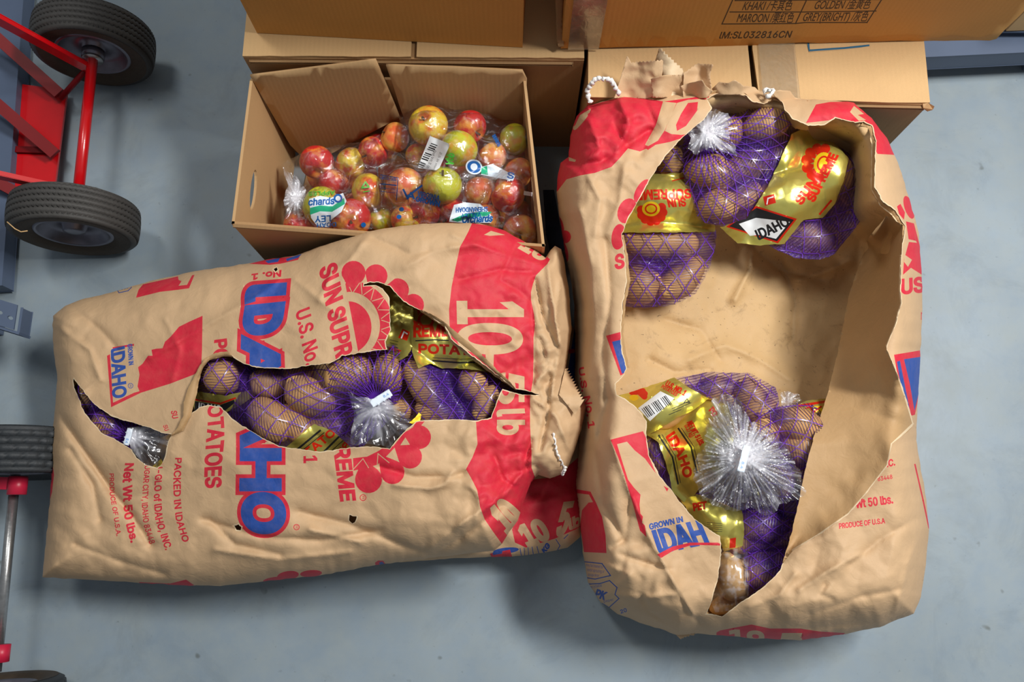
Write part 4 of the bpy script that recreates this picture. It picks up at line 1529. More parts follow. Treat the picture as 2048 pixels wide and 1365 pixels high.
redband = [(944, 447), (936, 465), (928, 480), (920, 494), (911, 535), (903, 575), (898, 619), (899, 650), (905, 690), (930, 760), (950, 800), (952, 844), (955, 889), (945, 915), (932, 939), (944, 960), (954, 980),
           (958, 1000), (960, 1014), (969, 1039), (986, 1064), (1004, 1089), (1030, 1075), (1050, 1010), (1072, 961), (1063, 936), (1063, 905), (1060, 850), (1060, 795), (1066, 760), (1067, 720), (1067, 676), (1070, 650),
           (1068, 629), (1062, 600), (1062, 585), (1066, 568), (1072, 551), (1085, 538), (1095, 528), (1100, 519), (1055, 480), (1010, 455)]
pr.append(G([redband], RD))
pr += [T('1', [(917, 606), (918, 645)], [(1044, 606), (1044, 645)], BE, 4), T('0', [(920, 650), (920, 704)], [(1040, 652), (1040, 706)], BE, 4.5),
       G([[(971, 706), (988, 708), (987, 733), (972, 730)]], BE),
       T('5', [(995, 748), (995, 806)], [(1046, 750), (1046, 806)], BE, 3), T('l', [(995, 822), (996, 832)], [(1047, 820), (1048, 830)], BE, 2.5),
       T('b', [(997, 843), (997, 868)], [(1047, 843), (1047, 868)], BE, 3),
       T('10', [(1018, 1068), (1046, 1036)], [(982, 1022), (1006, 1000)], BE, 5), G([[(1062, 975), (1068, 984), (1060, 1000), (1054, 992)]], BE),
       T('10', [(1040, 496), (1082, 520)], [(1056, 482), (1094, 512)], BE, 3), G([[(968, 470), (982, 462), (1010, 470), (980, 472)]], BE)]
ida = [('I', [(499, 578), (496, 600)], [(566, 573), (564, 596)]), ('D', [(496, 618), (488, 668)], [(563, 611), (556, 660)]), ('A', [(489, 680), (487, 768)], [(553, 676), (556, 766)]),
       ('A', [(486, 812), (487, 888)], [(556, 812), (560, 888)]), ('H', [(487, 904), (486, 976)], [(556, 904), (556, 976)]), ('O', [(488, 992), (492, 1062)], [(562, 992), (566, 1062)])]
for s_, b_, t_ in ida: pr.append(T(s_, b_, t_, RD, 15))
for s_, b_, t_ in ida: pr.append(T(s_, b_, t_, BU, 7.5))
pr += [T('U.S. No.', [(592, 625), (613, 733)], [(618, 615), (640, 722)], RD, 1.2), T('1', [(608, 914), (608, 926)], [(633, 912), (634, 926)], RD, 1.2),
       T('SUN SUPR', [(640, 540), (673, 716)], [(671, 524), (704, 705)], RD, 2.2), T('REME', [(668, 896), (682, 1002)], [(698, 894), (710, 1000)], RD, 2.2),
       T('PO', [(430, 682), (427, 722)], [(452, 679), (456, 718)], RD, 1.8), T('OTATOES', [(417, 812), (417, 850), (414, 880), (411, 920), (410, 955), (413, 976)], [(443, 808), (447, 850), (447, 880), (443, 920), (441, 955), (442, 974)], RD, 1.8),
       stroke(ell(726, 996, 6, 6, 0, 12), 1.6, RD, True), T('R', [(724, 993), (724, 999)], [(729, 993), (729, 999)], RD), stroke(ell(593, 1055, 5.5, 5.5, 0, 12), 1.5, RD, True), T('R', [(591, 1052), (591, 1058)], [(596, 1052), (596, 1058)], RD),
       G([[(405, 632), (404, 700), (402, 742), (387, 750), (340, 768), (282, 786), (222, 815), (214, 712), (220, 709), (226, 806), (268, 786), (279, 783), (275, 773), (279, 750), (276, 735), (285, 728), (296, 712), (305, 712), (303, 700),
           (312, 698), (325, 697), (330, 684), (341, 674), (358, 654), (378, 644)]], RD),
       G([[(225, 695), (268, 688), (268, 692), (226, 699)]], RD),
       T('IDAHO', [(223, 700), (226, 797)], [(248, 694), (252, 793)], BU, 1.6), T('GROWN IN', [(255, 690), (258, 731)], [(264, 688), (267, 729)], BU, 0.5), stroke(ell(261, 772, 5, 5, 0, 10), 1.1, BU, True), T('R', [(259, 770), (259, 775)], [(263, 770), (263, 775)], BU),
       G([[(272, 596), (277, 580), (286, 569), (330, 559), (356, 553), (357, 560), (363, 563), (357, 572), (374, 570), (384, 551), (389, 550), (378, 577), (356, 580), (320, 584)]], RD),
       stroke([(235, 581), (238, 586), (256, 582), (263, 575)], 1.5, BU), T('VA', [(240, 581), (257, 577)], [(240, 577), (257, 573)], BU),
       T('No. 1', [(562, 541), (504, 549)], [(561, 553), (503, 560)], RD, 1.0),
       G([[(498, 528), (540, 518), (600, 512), (596, 520), (560, 528), (540, 530)]], RD), G([[(530, 522), (560, 516), (556, 524), (536, 527)]], BU), G([[(572, 518), (604, 508), (596, 516), (574, 523)]], BU),
       T('PACKED IN IDAHO', [(351, 917), (347, 960), (348, 1000), (352, 1040), (366, 1085)], [(363, 917), (361, 960), (361, 1000), (365, 1040), (378, 1082)], RD, 0.7),
       T('N-GLO of IDAHO, INC.', [(314, 928), (310, 960), (308, 1000), (311, 1040), (331, 1101)], [(325, 927), (323, 960), (322, 1000), (325, 1040), (344, 1097)], RD, 0.7),
       T('UGAR CITY, IDAHO 83448', [(290, 932), (286, 970), (284, 1010), (287, 1050), (299, 1089)], [(300, 932), (297, 970), (295, 1010), (298, 1048), (310, 1086)], RD, 0.4),
       T('Net Wt 50 lbs.', [(251, 928), (246, 960), (247, 1000), (250, 1040), (262, 1086)], [(267, 928), (264, 960), (263, 1000), (266, 1040), (276, 1081)], RD, 1.1),
       T('PRODUCE OF U.S.A.', [(219, 948), (220, 990), (227, 1030), (233, 1073)], [(227, 948), (229, 990), (236, 1028), (242, 1071)], RD, 0.4),
       T('SU', [(342, 823), (345, 838)], [(353, 822), (356, 836)], RD, 0.5), T('SU', [(326, 852), (330, 863)], [(334, 850), (338, 860)], RD, 0.3),
       G([[(98, 908), (103, 915), (108, 950), (104, 985), (100, 1000), (96, 960)]], RD),
       G([[(278, 1165), (340, 1168), (372, 1160), (388, 1171), (370, 1180), (280, 1172)]], RD), G([ell(576, 1152, 22, 9, -8), ell(622, 1148, 22, 7, -4), ell(548, 1160, 22, 5, -8)], RD),
       G([[(750, 1126), (756, 1122), (766, 1122), (772, 1130), (752, 1136)]], RD), G([[(758, 1126), (764, 1124), (770, 1130), (760, 1132)]], BU)]
# sun emblem
sc_, sr_ = np.array([700, 648]), 1
halfclip = lambda p: np.array([(max(x, 683 + (y - 560) * 0.19 + 6), y) for x, y in p])
pr += [G([halfclip(ell(700, 650, 86, 88, 0, 48))], RD), G([halfclip(ell(698, 652, 62, 68, 0, 40))], BE), G([halfclip(ell(697, 655, 46, 52, 0, 40))], RD)]
for a in range(-95, 75, 19):
    r0, r1 = 64, 84
    ca, sa = math.cos(math.radians(a)), math.sin(math.radians(a))
    c1 = (700 + r0 * math.cos(math.radians(a - 8)), 650 + (r0 + 2) * math.sin(math.radians(a - 8))); c2 = (700 + r0 * math.cos(math.radians(a + 8)), 650 + (r0 + 2) * math.sin(math.radians(a + 8)))
    pr.append(stroke([c1, (700 + 90 * ca, 650 + 90 * sa), c2], 1.6, BE))
for (cx, cy, r, tx, ty) in [(707, 546, 22, 697, 575), (752, 552, 21, 735, 566), (795, 580, 21, 772, 572), (826, 610, 20, 800, 596), (838, 875, 22, 806, 868), (820, 914, 22, 788, 892), (785, 945, 22, 756, 908), (737, 960, 25, 726, 918)]:
    pr.append(G([drop(cx, cy, r + 2, tx, ty)], RD))
pr += [G([[(706, 917), (734, 914), (758, 902), (770, 893), (792, 893), (776, 910), (755, 930), (735, 936), (707, 942)]], RD), G([[(782, 899), (808, 866), (822, 858), (800, 892)]], RD), G([[(832, 843), (852, 840), (842, 852), (826, 855)]], RD),
       stroke([(706, 940), (726, 918), (737, 936)], 1.6, BE), stroke([(754, 935), (756, 908), (778, 926)], 1.6, BE)]

lsack = empty('potato_sack', P(600, 830, 0.12).tolist(), 'torn paper sack lying on its side, potatoes showing through two rips in its printed face', 'paper sack', 'torn paper potato sacks')
sheet('upper_side', sackA.outline, sackA.placer(), PAPER, [HA1, HA2, HA3, HA4, HA5], pr, sp=4.3, parent=lsack, torn=2.6, jit_out=0.0, jit_hole=0.9)
ow = sackA.place(*sackA.outline.T[:2])
under_shell('underside', ow, lambda x, y: 0.128 + 0 * x, .15, M['paper_in'], lsack)


def flap(name, outer, inner, zo, zi, mats, parent, prints=(), sp=5, curl=0.0, seed=1, jit=0.8, zadd=0.0, inner_paper=True):
    """torn tongue of paper between two polylines: zo/zi heights (functions of px) on its two long edges"""
    outline = list(outer) + list(inner)[::-1]

    def pc(a, b):
        do = segdist(a, b, outer); di = segdist(a, b, inner)
        t = do / (do + di + 1e-6)
        z = zo(a, b) * (1 - t) + zi(a, b) * t + curl * np.sin(np.pi * t) + 0.002 * facet(a / 40, b / 40, seed)
        return P(a, b, z)
    return sheet(name, outline, pc, mats, prints=prints, sp=sp, parent=parent, jit_out=jit)


PIN = [M['paper_in'], M['torn']]
flap('torn_flap', [(464, 711), (454, 704), (430, 706), (408, 718), (394, 742), (377, 775), (367, 805), (366, 832), (354, 858), (341, 871)],
     [(466, 715), (447, 714), (420, 720), (407, 735), (398, 760), (394, 786), (388, 812), (382, 833), (366, 862), (344, 873)],
     lambda a, b: sackA.z(a, b) + .009, lambda a, b: sackA.z(a, b) + .001, PIN, lsack, curl=.004, sp=4)
flap('torn_flap', [(838, 619), (862, 628), (885, 642), (912, 664), (945, 692), (975, 722), (1008, 752), (1034, 780)],
     [(840, 623), (872, 645), (889, 656), (898, 682), (925, 704), (960, 731), (1000, 760), (1030, 781)],
     lambda a, b: sackA.z(a, b) + .006, lambda a, b: sackA.z(a, b) - .012, PIN, lsack, curl=.004, sp=4)
# zig-zag cut hem and stitching of the neck
zz = []
for i in range(13):
    t = i / 12
    x, y = 1130 + 32 * t, 738 + 62 * t
    zz += [(x, y), (x + 7, y - 1)]
sheet('cut_hem', zz + [(1150, 830), (1118, 790)], lambda a, b: P(a, b, sackA.z(np.minimum(a, 1140), b) + .006), [M['paper']], sp=5, parent=lsack)
curve_cord('seam_string', [sackA.place(np.array([x]), np.array([y]), .004)[0] for x, y in [(1106, 868), (1111, 888), (1113, 905), (1122, 922), (1128, 938), (1127, 948)]], .0016, M['string'], lsack)
curve_cord('seam_string', [P(x, y, .27 + .01 * i) for i, (x, y) in enumerate([(1124, 950), (1128, 944), (1130, 936)])], .0022, M['string'], lsack)

# ------------------------------------------------------------------ sack underneath it
OC = [(200, 690), (420, 620), (560, 610), (700, 590), (900, 590), (1040, 595), (1110, 608), (1150, 660), (1162, 760), (1168, 860), (1166, 960), (1164, 1040), (1160, 1075), (1135, 1096), (1100, 1104), (1045, 1112), (1010, 1114), (960, 1116), (900, 1118),
      (760, 1128), (500, 1150), (300, 1142), (215, 1120), (188, 1050), (190, 900), (186, 780)]
EC = [(200, 700, .07, 80), (900, 590, .07, 80), (1150, 700, .07, 60), (1165, 1000, .075, 60), (1060, 1112, .075, 50), (500, 1150, .07, 80), (190, 900, .07, 80)]
TC = [(500, 850, .11), (900, 800, .11), (1080, 800, .12), (1100, 980, .125), (1100, 1060, .12), (700, 1000, .11)]
sackC = Sack(OC, EC, TC, [([(1060, 1010), (1110, 1000), (1158, 985)], 6, .006), ([(1050, 1040), (1090, 1020), (1150, 1000)], 5, -.005)], .003, 40, 8)
prC = [G([[(1150, 650), (1175, 660), (1175, 860), (1156, 860), (1150, 800), (1136, 740)]], BU), G([[(1136, 700), (1160, 696), (1162, 704), (1138, 708)], [(1150, 860), (1170, 855), (1162, 830)]], RD),
       G([[(1062, 960), (1110, 955), (1175, 900), (1175, 1045), (1150, 1060), (1110, 1078), (1052, 1096), (1030, 1086), (1024, 1060)]], RD),
       T('10', [(1058, 1092), (1100, 1076)], [(1036, 1056), (1080, 1040)], BE, 4), T('5', [(1113, 1075), (1130, 1064)], [(1128, 1008), (1146, 1006)], BE, 3.5), T('lb', [(1140, 1060), (1162, 1050)], [(1138, 1040), (1160, 1030)], BE, 2),
       stroke([(1040, 1098), (1044, 1118)], 1.5, BU), stroke([(1048, 1097), (1050, 1118)], 1.2, BU), stroke([(1056, 1096), (1058, 1118)], 1.2, BU), stroke([(1064, 1095), (1068, 1116)], 1.5, BU), stroke([(1074, 1094), (1080, 1116)], 1.5, BU),
       stroke([(1112, 1080), (1120, 1092), (1112, 1106)], 1.5, BU), stroke([(1128, 1078), (1136, 1070)], 1.4, BU), T('KG', [(1089, 1108), (1100, 1093)], [(1084, 1100), (1094, 1086)], BU, 1.0),
       G([ell(1012, 1102, 26, 6, -6)], BU), G([[(980, 1108), (1020, 1100), (1026, 1120), (985, 1122)]], RD), G([[(985, 1106), (1005, 1102), (1004, 1108), (986, 1111)]], BU)]
csack = empty('potato_sack', P(800, 850, 0).tolist(), 'closed paper sack squashed beneath the lying sack, only its red numbered end showing', 'paper sack', 'torn paper potato sacks')
sheet('upper_side', sackC.outline, sackC.placer(), PAPER, [], prC, sp=8, parent=csack, jit_out=0.0)
under_shell('underside', sackC.place(*sackC.outline.T[:2]), lambda x, y: 0.004 + 0 * x, .06, M['paper_in'], csack)

# ================================================================== OPENED SACK (right)
OB = [(1256, 192), (1240, 186), (1225, 196), (1194, 206), (1174, 212), (1153, 232), (1141, 273), (1137, 314), (1121, 326), (1114, 359), (1113, 385), (1118, 430), (1126, 480), (1132, 515), (1142, 560),
      (1148, 610), (1150, 680), (1148, 760), (1160, 830), (1156, 900), (1150, 960), (1157, 1030), (1166, 1105), (1176, 1165), (1200, 1204), (1235, 1228), (1290, 1250), (1330, 1262), (1355, 1272), (1395, 1268), (1433, 1271),
      (1500, 1277), (1600, 1281), (1680, 1271), (1760, 1255), (1796, 1240), (1828, 1228), (1842, 1195), (1852, 1130), (1858, 1060), (1853, 1000), (1840, 930), (1832, 880), (1836, 800), (1841, 700), (1845, 620), (1843, 540),
      (1838, 470), (1822, 410), (1800, 335), (1774, 276), (1743, 236), (1707, 205), (1650, 200), (1600, 198), (1560, 190), (1545, 186), (1510, 180), (1460, 176), (1420, 182), (1380, 186), (1330, 188)]
EB = [(1256, 190, .34, 50), (1137, 314, .25, 60), (1118, 430, .18, 70), (1148, 610, .07, 75), (1150, 760, .06, 80), (1150, 960, .05, 85), (1176, 1165, .06, 90), (1290, 1250, .09, 90), (1433, 1271, .13, 90),
      (1600, 1281, .15, 90), (1796, 1240, .16, 80), (1858, 1060, .17, 70), (1836, 800, .20, 60), (1843, 540, .22, 55), (1800, 335, .28, 50), (1707, 205, .35, 40), (1560, 190, .355, 40), (1420, 182, .355, 40)]
TB = [(1200, 300, .37), (1300, 250, .39), (1200, 500, .36), (1200, 700, .34), (1230, 850, .34), (1260, 1000, .33), (1330, 1150, .31), (1450, 1240, .28), (1560, 1200, .32), (1700, 1120, .34), (1780, 1050, .34), (1800, 850, .38),
      (1800, 600, .385), (1770, 400, .39), (1700, 250, .39), (1560, 210, .375), (1400, 240, .385), (1500, 700, .37)]
CB = [([(1160, 420), (1180, 520), (1190, 650), (1175, 780), (1195, 900)], 11, .012), ([(1210, 480), (1220, 600), (1205, 700), (1212, 800)], 10, -.010), ([(1245, 1080), (1205, 1010), (1190, 900), (1215, 800)], 12, -.014),
      ([(1221, 880), (1260, 985), (1300, 1075), (1345, 1160), (1385, 1230)], 9, .013), ([(1260, 1000), (1250, 1080), (1225, 1095)], 7, -.008), ([(1240, 1110), (1300, 1130), (1340, 1140)], 7, -.008),
      ([(1210, 1190), (1290, 1195), (1350, 1190)], 7, .009), ([(1285, 1195), (1300, 1225), (1330, 1245)], 6, -.010), ([(1360, 1190), (1375, 1225), (1400, 1245)], 7, -.010),
      ([(1180, 240), (1200, 300), (1165, 330)], 8, .008), ([(1140, 330), (1200, 325), (1240, 300), (1300, 260)], 8, -.010), ([(1240, 200), (1260, 250), (1230, 310)], 8, .010), ([(1290, 200), (1310, 250), (1280, 310)], 9, -.007),
      ([(1175, 350), (1200, 400), (1190, 470)], 9, .007), ([(1250, 330), (1240, 400), (1215, 470)], 9, .006), ([(1600, 1180), (1660, 1140), (1720, 1110)], 9, .008), ([(1620, 1230), (1720, 1195), (1800, 1180)], 9, -.006),
      ([(1700, 1130), (1760, 1080), (1830, 1040)], 9, -.006), ([(1790, 1225), (1815, 1130), (1830, 1090)], 7, .008), ([(1650, 1170), (1640, 1190), (1665, 1200)], 6, -.006), ([(1500, 1215), (1560, 1190), (1590, 1150)], 8, .006),
      ([(1780, 1240), (1700, 1250), (1600, 1262)], 7, -.006), ([(1810, 620), (1820, 700), (1815, 760)], 8, -.005), ([(1180, 1120), (1210, 1130), (1260, 1150)], 7, .006)]
sackB = Sack(OB, EB, TB, CB, .0026, 75, 5, [(1220, 260, 90, 1.6), (1280, 1170, 80, 1.3), (1640, 1180, 120, .6), (1700, 225, 50, 1.5)])
HB = [(1414, 199), (1424, 215), (1408, 240), (1362, 277), (1330, 314), (1305, 351), (1280, 396), (1256, 437), (1244, 470), (1250, 515), (1254, 564), (1246, 605), (1244, 640), (1241, 665), (1246, 707), (1254, 737), (1248, 750),
      (1231, 768), (1233, 790), (1256, 802), (1282, 825), (1294, 844), (1292, 867), (1298, 912), (1317, 947), (1340, 977), (1359, 1004), (1389, 1038), (1420, 1061), (1440, 1072), (1444, 1103), (1436, 1155), (1425, 1197),
      (1414, 1227), (1444, 1234), (1458, 1224), (1486, 1202), (1520, 1180), (1542, 1160), (1561, 1141), (1566, 1125), (1584, 1099), (1633, 1070), (1695, 1027), (1729, 988), (1773, 930), (1782, 887), (1826, 848), (1807, 785), (1797, 756), (1773, 698), (1774, 688), (1790, 650),
      (1802, 607), (1800, 579), (1802, 516), (1810, 453), (1790, 421), (1766, 405), (1749, 374), (1751, 283), (1743, 251), (1727, 243), (1711, 245), (1671, 237), (1648, 251), (1616, 251), (1584, 237), (1569, 219), (1565, 203), (1545, 199), (1529, 208), (1505, 203),
      (1491, 191), (1458, 186), (1430, 188)]
pb_ = [G([[(1258, 192), (1328, 203), (1387, 195), (1414, 187), (1430, 215), (1408, 240), (1362, 277), (1340, 284), (1310, 290), (1280, 303), (1256, 297), (1240, 316), (1223, 334), (1190, 346), (1161, 351), (1133, 359), (1114, 384), (1108, 340),
            (1118, 326), (1133, 314), (1137, 273), (1149, 232), (1174, 211), (1194, 207), (1223, 199)]], RD),
       G([[(1326, 203), (1353, 206), (1330, 260), (1306, 296), (1290, 290), (1312, 250)]], BE), G([[(1354, 206), (1375, 200), (1398, 198), (1414, 199), (1424, 215), (1404, 244), (1376, 268), (1350, 272), (1330, 262), (1340, 235)]], BE),
       G([[(1376, 206), (1396, 204), (1394, 222), (1372, 252), (1354, 262), (1352, 250), (1362, 228)]], RD), G([[(1340, 268), (1362, 270), (1320, 284), (1296, 300), (1290, 296)]], RD),
       T('5', [(1146, 262), (1168, 238)], [(1160, 234), (1180, 220)], BE, 3), G([[(1137, 314), (1152, 320), (1150, 324), (1138, 322)]], BE),
       G([ell(1284, 382, 12, 26, 30), ell(1254, 422, 18, 26, 22), ell(1237, 474, 14, 26, 8), ell(1118, 452, 9, 22, -14), ell(1130, 474, 12, 13), ell(1130, 505, 6, 20, -10)], RD),
       T('S', [(1231, 538), (1248, 535)], [(1231, 511), (1246, 508)], RD, 1.8),
       G([[(1212, 672), (1246, 663), (1258, 741), (1241, 752)]], RD), G([[(1224, 684), (1250, 678), (1262, 741), (1244, 748)]], BU),
       T('U.S. No. 1', [(1158, 737), (1163, 780), (1172, 820), (1177, 857)], [(1167, 735), (1174, 775), (1186, 815), (1189, 855)], RD, 0.8),
       G([[(1221, 880), (1286, 863), (1294, 880), (1296, 910), (1312, 948), (1290, 918), (1270, 902), (1254, 884), (1234, 889), (1245, 925), (1256, 960), (1268, 976), (1281, 990), (1279, 1010), (1281, 1028), (1286, 1034), (1284, 1046), (1290, 1052), (1293, 1075), (1280, 1062),
            (1266, 1010), (1248, 950), (1236, 915)]], RD), G([[(1327, 972), (1337, 978), (1334, 984)]], RD),
       T('GROWN IN', [(1300, 1060), (1366, 1044)], [(1298, 1049), (1364, 1034)], BU, 0.8), T('IDAH', [(1320, 1106), (1416, 1086)], [(1306, 1064), (1398, 1043)], BU, 3.0),
       G([[(1314, 1110), (1345, 1094), (1380, 1086), (1436, 1086), (1446, 1092), (1400, 1091), (1380, 1092), (1345, 1103), (1322, 1117)]], RD),
       G([[(1152, 979), (1181, 984), (1192, 1006), (1204, 1034), (1211, 1071), (1213, 1107), (1168, 1105), (1160, 1052), (1164, 1021), (1177, 1006), (1186, 1005), (1178, 990), (1153, 987)]], RD),
       stroke([(1166, 1124), (1204, 1128), (1221, 1152), (1190, 1159), (1172, 1156)], 2, BU), T('may be treated to', [(1172, 1133), (1205, 1138)], [(1172, 1127), (1205, 1132)], BU), T('inhibit sprouting or', [(1174, 1143), (1208, 1147)], [(1174, 1137), (1209, 1141)], BU), T('storage decay', [(1176, 1153), (1198, 1154)], [(1176, 1147), (1199, 1149)], BU),
       stroke([(1178, 1169), (1200, 1168), (1219, 1162), (1234, 1176), (1230, 1190), (1238, 1198), (1218, 1216), (1205, 1208)], 2, BU), T('recyclable', [(1180, 1178), (1204, 1174)], [(1179, 1172), (1203, 1168)], BU), T('PK', [(1190, 1194), (1208, 1200)], [(1195, 1180), (1214, 1186)], BU, 1.2),
       T('paper', [(1208, 1206), (1228, 1202)], [(1206, 1201), (1226, 1197)], BU), T('20', [(1242, 1228), (1254, 1224)], [(1240, 1221), (1252, 1217)], BU, 0.4),
       G([[(1433, 1266), (1440, 1262), (1470, 1256), (1503, 1250), (1540, 1258), (1600, 1258), (1640, 1264), (1690, 1267), (1680, 1280), (1600, 1290), (1520, 1288), (1433, 1278)]], RD),
       T('10', [(1462, 1278), (1526, 1284)], [(1460, 1262), (1526, 1266)], BE, 3), T('5', [(1566, 1286), (1600, 1286)], [(1562, 1270), (1604, 1270)], BE, 3),
       G([[(1632, 209), (1660, 204), (1707, 203), (1743, 236), (1774, 276), (1790, 310), (1755, 308), (1745, 290), (1745, 255), (1727, 243), (1711, 248), (1671, 239), (1640, 243), (1612, 246)]], RD),
       G([[(1708, 212), (1728, 228), (1716, 230), (1732, 240), (1718, 242), (1700, 224)]], BE),
       G([[(1794, 413), (1801, 408), (1810, 425), (1808, 440), (1798, 428)], ell(1818, 415, 9, 24, -18), [(1812, 443), (1828, 447), (1846, 516), (1844, 550), (1822, 536), (1806, 550), (1808, 520), (1818, 484)]], RD),
       G([[(1814, 478), (1832, 482), (1834, 486), (1816, 484)], [(1810, 510), (1824, 520), (1816, 534), (1808, 524)]], BE),
       T('US', [(1804, 588), (1848, 583)], [(1804, 560), (1846, 555)], RD, 2), T('N', [(1842, 640), (1850, 640)], [(1842, 625), (1850, 625)], RD),
       G([[(1788, 710), (1842, 701), (1842, 722), (1838, 790), (1830, 830), (1824, 832), (1812, 820), (1795, 750)]], RD), G([[(1794, 724), (1800, 722), (1820, 822), (1812, 816), (1800, 760)], [(1808, 719), (1842, 714), (1838, 785), (1829, 822), (1820, 770)]], BU),
       T('NC.', [(1768, 936), (1790, 931)], [(1767, 923), (1789, 918)], RD, 0.7), T('83448', [(1756, 963), (1785, 958)], [(1755, 955), (1784, 950)], RD, 0.3),
       T('Wt 50 lbs.', [(1712, 1017), (1786, 1007)], [(1710, 1001), (1784, 991)], RD, 0.9), T('PRODUCE OF U.S.A', [(1679, 1058), (1770, 1047)], [(1678, 1048), (1769, 1037)], RD, 0.5),
       stroke([(1830, 930), (1846, 1000), (1858, 1056)], 3, RD)]
rsack = empty('potato_sack', P(1480, 740, 0).tolist(), 'wide open torn paper sack with its bare inner lining and net bags exposed', 'paper sack', 'torn paper potato sacks')
sheet('upper_side', sackB.outline, sackB.placer(), PAPER, [HB], pb_, sp=4.5, parent=rsack, torn=2.4, jit_out=0.0, jit_hole=1.0)
under_shell('underside', sackB.place(*sackB.outline.T[:2]), lambda x, y: 0.004 + 0 * x, .13, M['paper_in'], rsack)

# lining: inner floor and inner walls
OL = [(1180, 260), (1250, 215), (1330, 200), (1420, 190), (1480, 184), (1560, 200), (1640, 226), (1720, 234), (1757, 262), (1760, 330), (1766, 395), (1800, 420), (1818, 455), (1812, 540), (1812, 610), (1806, 700), (1812, 800), (1800, 900),
      (1760, 1010), (1700, 1100), (1600, 1180), (1500, 1240), (1420, 1246), (1340, 1180), (1260, 1050), (1210, 900), (1200, 750), (1205, 600), (1195, 430)]


def zl(a, b):
    a = np.asarray(a, float); b = np.asarray(b, float)
    d = segdist(a, b, OL, True)
    fl_z = gauss_interp(a, b, [(1350, 330, .24), (1500, 330, .24), (1650, 380, .22), (1320, 520, .20), (1450, 560, .16), (1560, 620, .13), (1660, 620, .12), (1450, 700, .17), (1300, 700, .20), (1600, 740, .13), (1450, 900, .215),
                               (1550, 900, .21), (1480, 1050, .20), (1480, 1180, .19), (1700, 900, .16)], 80)[0]
    rim = sackB.z(a, b) - .012
    right = np.clip((a - 1560) / 160, 0, 1); top = np.clip((330 - b) / 140, 0, 1); hard = np.maximum(right, top)
    Rr = 25 + 75 * hard
    s = np.clip(d / Rr, 0, 1)
    k = s * s * (3 - 2 * s)
    w = .0024 * 2.4 * facet(a / 62, b / 62, 21) + .0022 * facet(a / 24, b / 24, 22) + .008 * vnoise(a / 90, b / 90, 23)
    for pts, wd, am in [([(1470, 600), (1500, 540), (1505, 500)], 8, .010), ([(1330, 640), (1400, 660), (1440, 720)], 9, -.007), ([(1560, 520), (1590, 600), (1585, 680)], 14, -.010),
                        ([(1600, 560), (1660, 540), (1700, 520)], 16, .012), ([(1380, 720), (1450, 690), (1520, 720), (1580, 760)], 10, .007), ([(1500, 490), (1560, 540), (1640, 560)], 10, -.008), ([(1300, 720), (1350, 745), (1420, 740)], 8, -.006)]:
        w = w + am * np.exp(-segdist(a, b, pts) / wd)
    return rim + (fl_z - rim) * k + 1.5 * w * np.clip(d / 20, .1, 1)


sheet('inner_lining', OL, lambda a, b: P(a, b, zl(a, b)), [M['paper_dirt']], sp=5, parent=rsack)

# big torn flap folded out over the right side, inner side up
flap('torn_flap', [(1742, 470), (1772, 432), (1806, 450), (1802, 516), (1800, 579), (1803, 607), (1791, 650), (1774, 692), (1774, 700), (1798, 756), (1808, 785), (1827, 848), (1822, 858), (1784, 889), (1775, 932), (1731, 990), (1697, 1029), (1635, 1072), (1586, 1101), (1567, 1126)],
     [(1731, 484), (1733, 496), (1716, 536), (1697, 595), (1684, 660), (1676, 703), (1657, 780), (1632, 858), (1608, 950), (1592, 1030), (1578, 1085), (1564, 1128)],
     lambda a, b: sackB.z(a, b) + .012 + .004 * vnoise(a / 30, b / 30, 2), lambda a, b: .16 + .165 * np.clip((b - 470) / 420, 0, 1), PIN, rsack,
     prints=[stroke([(1802, 516), (1800, 579), (1803, 607), (1791, 650), (1774, 692), (1798, 756), (1808, 785), (1827, 848), (1784, 889), (1775, 932), (1731, 990), (1697, 1029), (1635, 1072), (1586, 1101)], 4.5, 1)],
     sp=6, curl=-.012, seed=4, jit=0.9)
# second ply showing along the right rim
flap('inner_ply', [(1727, 243), (1743, 251), (1751, 283), (1749, 374), (1766, 405), (1790, 421), (1810, 453), (1802, 516), (1800, 579), (1802, 607), (1790, 650), (1774, 698)],
     [(1722, 250), (1736, 256), (1743, 285), (1741, 378), (1760, 412), (1784, 430), (1802, 456), (1796, 516), (1793, 579), (1796, 607), (1785, 645), (1770, 695)],
     lambda a, b: sackB.z(a, b) - .002, lambda a, b: sackB.z(a, b) - .014, PIN, rsack, sp=4, jit=1.2,
     prints=[stroke([(1736, 258), (1744, 285), (1742, 378), (1761, 412), (1785, 430), (1803, 456), (1797, 516), (1794, 579), (1797, 607), (1786, 645)], 2.4, 1)])
flap('inner_ply', [(1244, 470), (1250, 515), (1254, 564), (1246, 605), (1244, 640), (1241, 665), (1246, 707), (1254, 737)],
     [(1248, 470), (1256, 515), (1260, 564), (1252, 605), (1249, 640), (1246, 665), (1253, 707), (1259, 737)],
     lambda a, b: sackB.z(a, b) - .001, lambda a, b: sackB.z(a, b) - .008, PIN, rsack, sp=4, jit=0.8)
# top: torn inner ply behind the potatoes
flap('inner_ply', [(1414, 186), (1440, 178), (1475, 180), (1492, 188), (1508, 202), (1530, 206), (1548, 196), (1566, 202), (1572, 220), (1586, 237), (1616, 250)],
     [(1420, 214), (1450, 216), (1480, 214), (1500, 214), (1512, 216), (1532, 214), (1548, 212), (1560, 222), (1568, 240), (1590, 258), (1618, 262)],
     lambda a, b: .375 + 0 * a, lambda a, b: .33 + 0 * a, PIN, rsack, sp=5, jit=1.2)
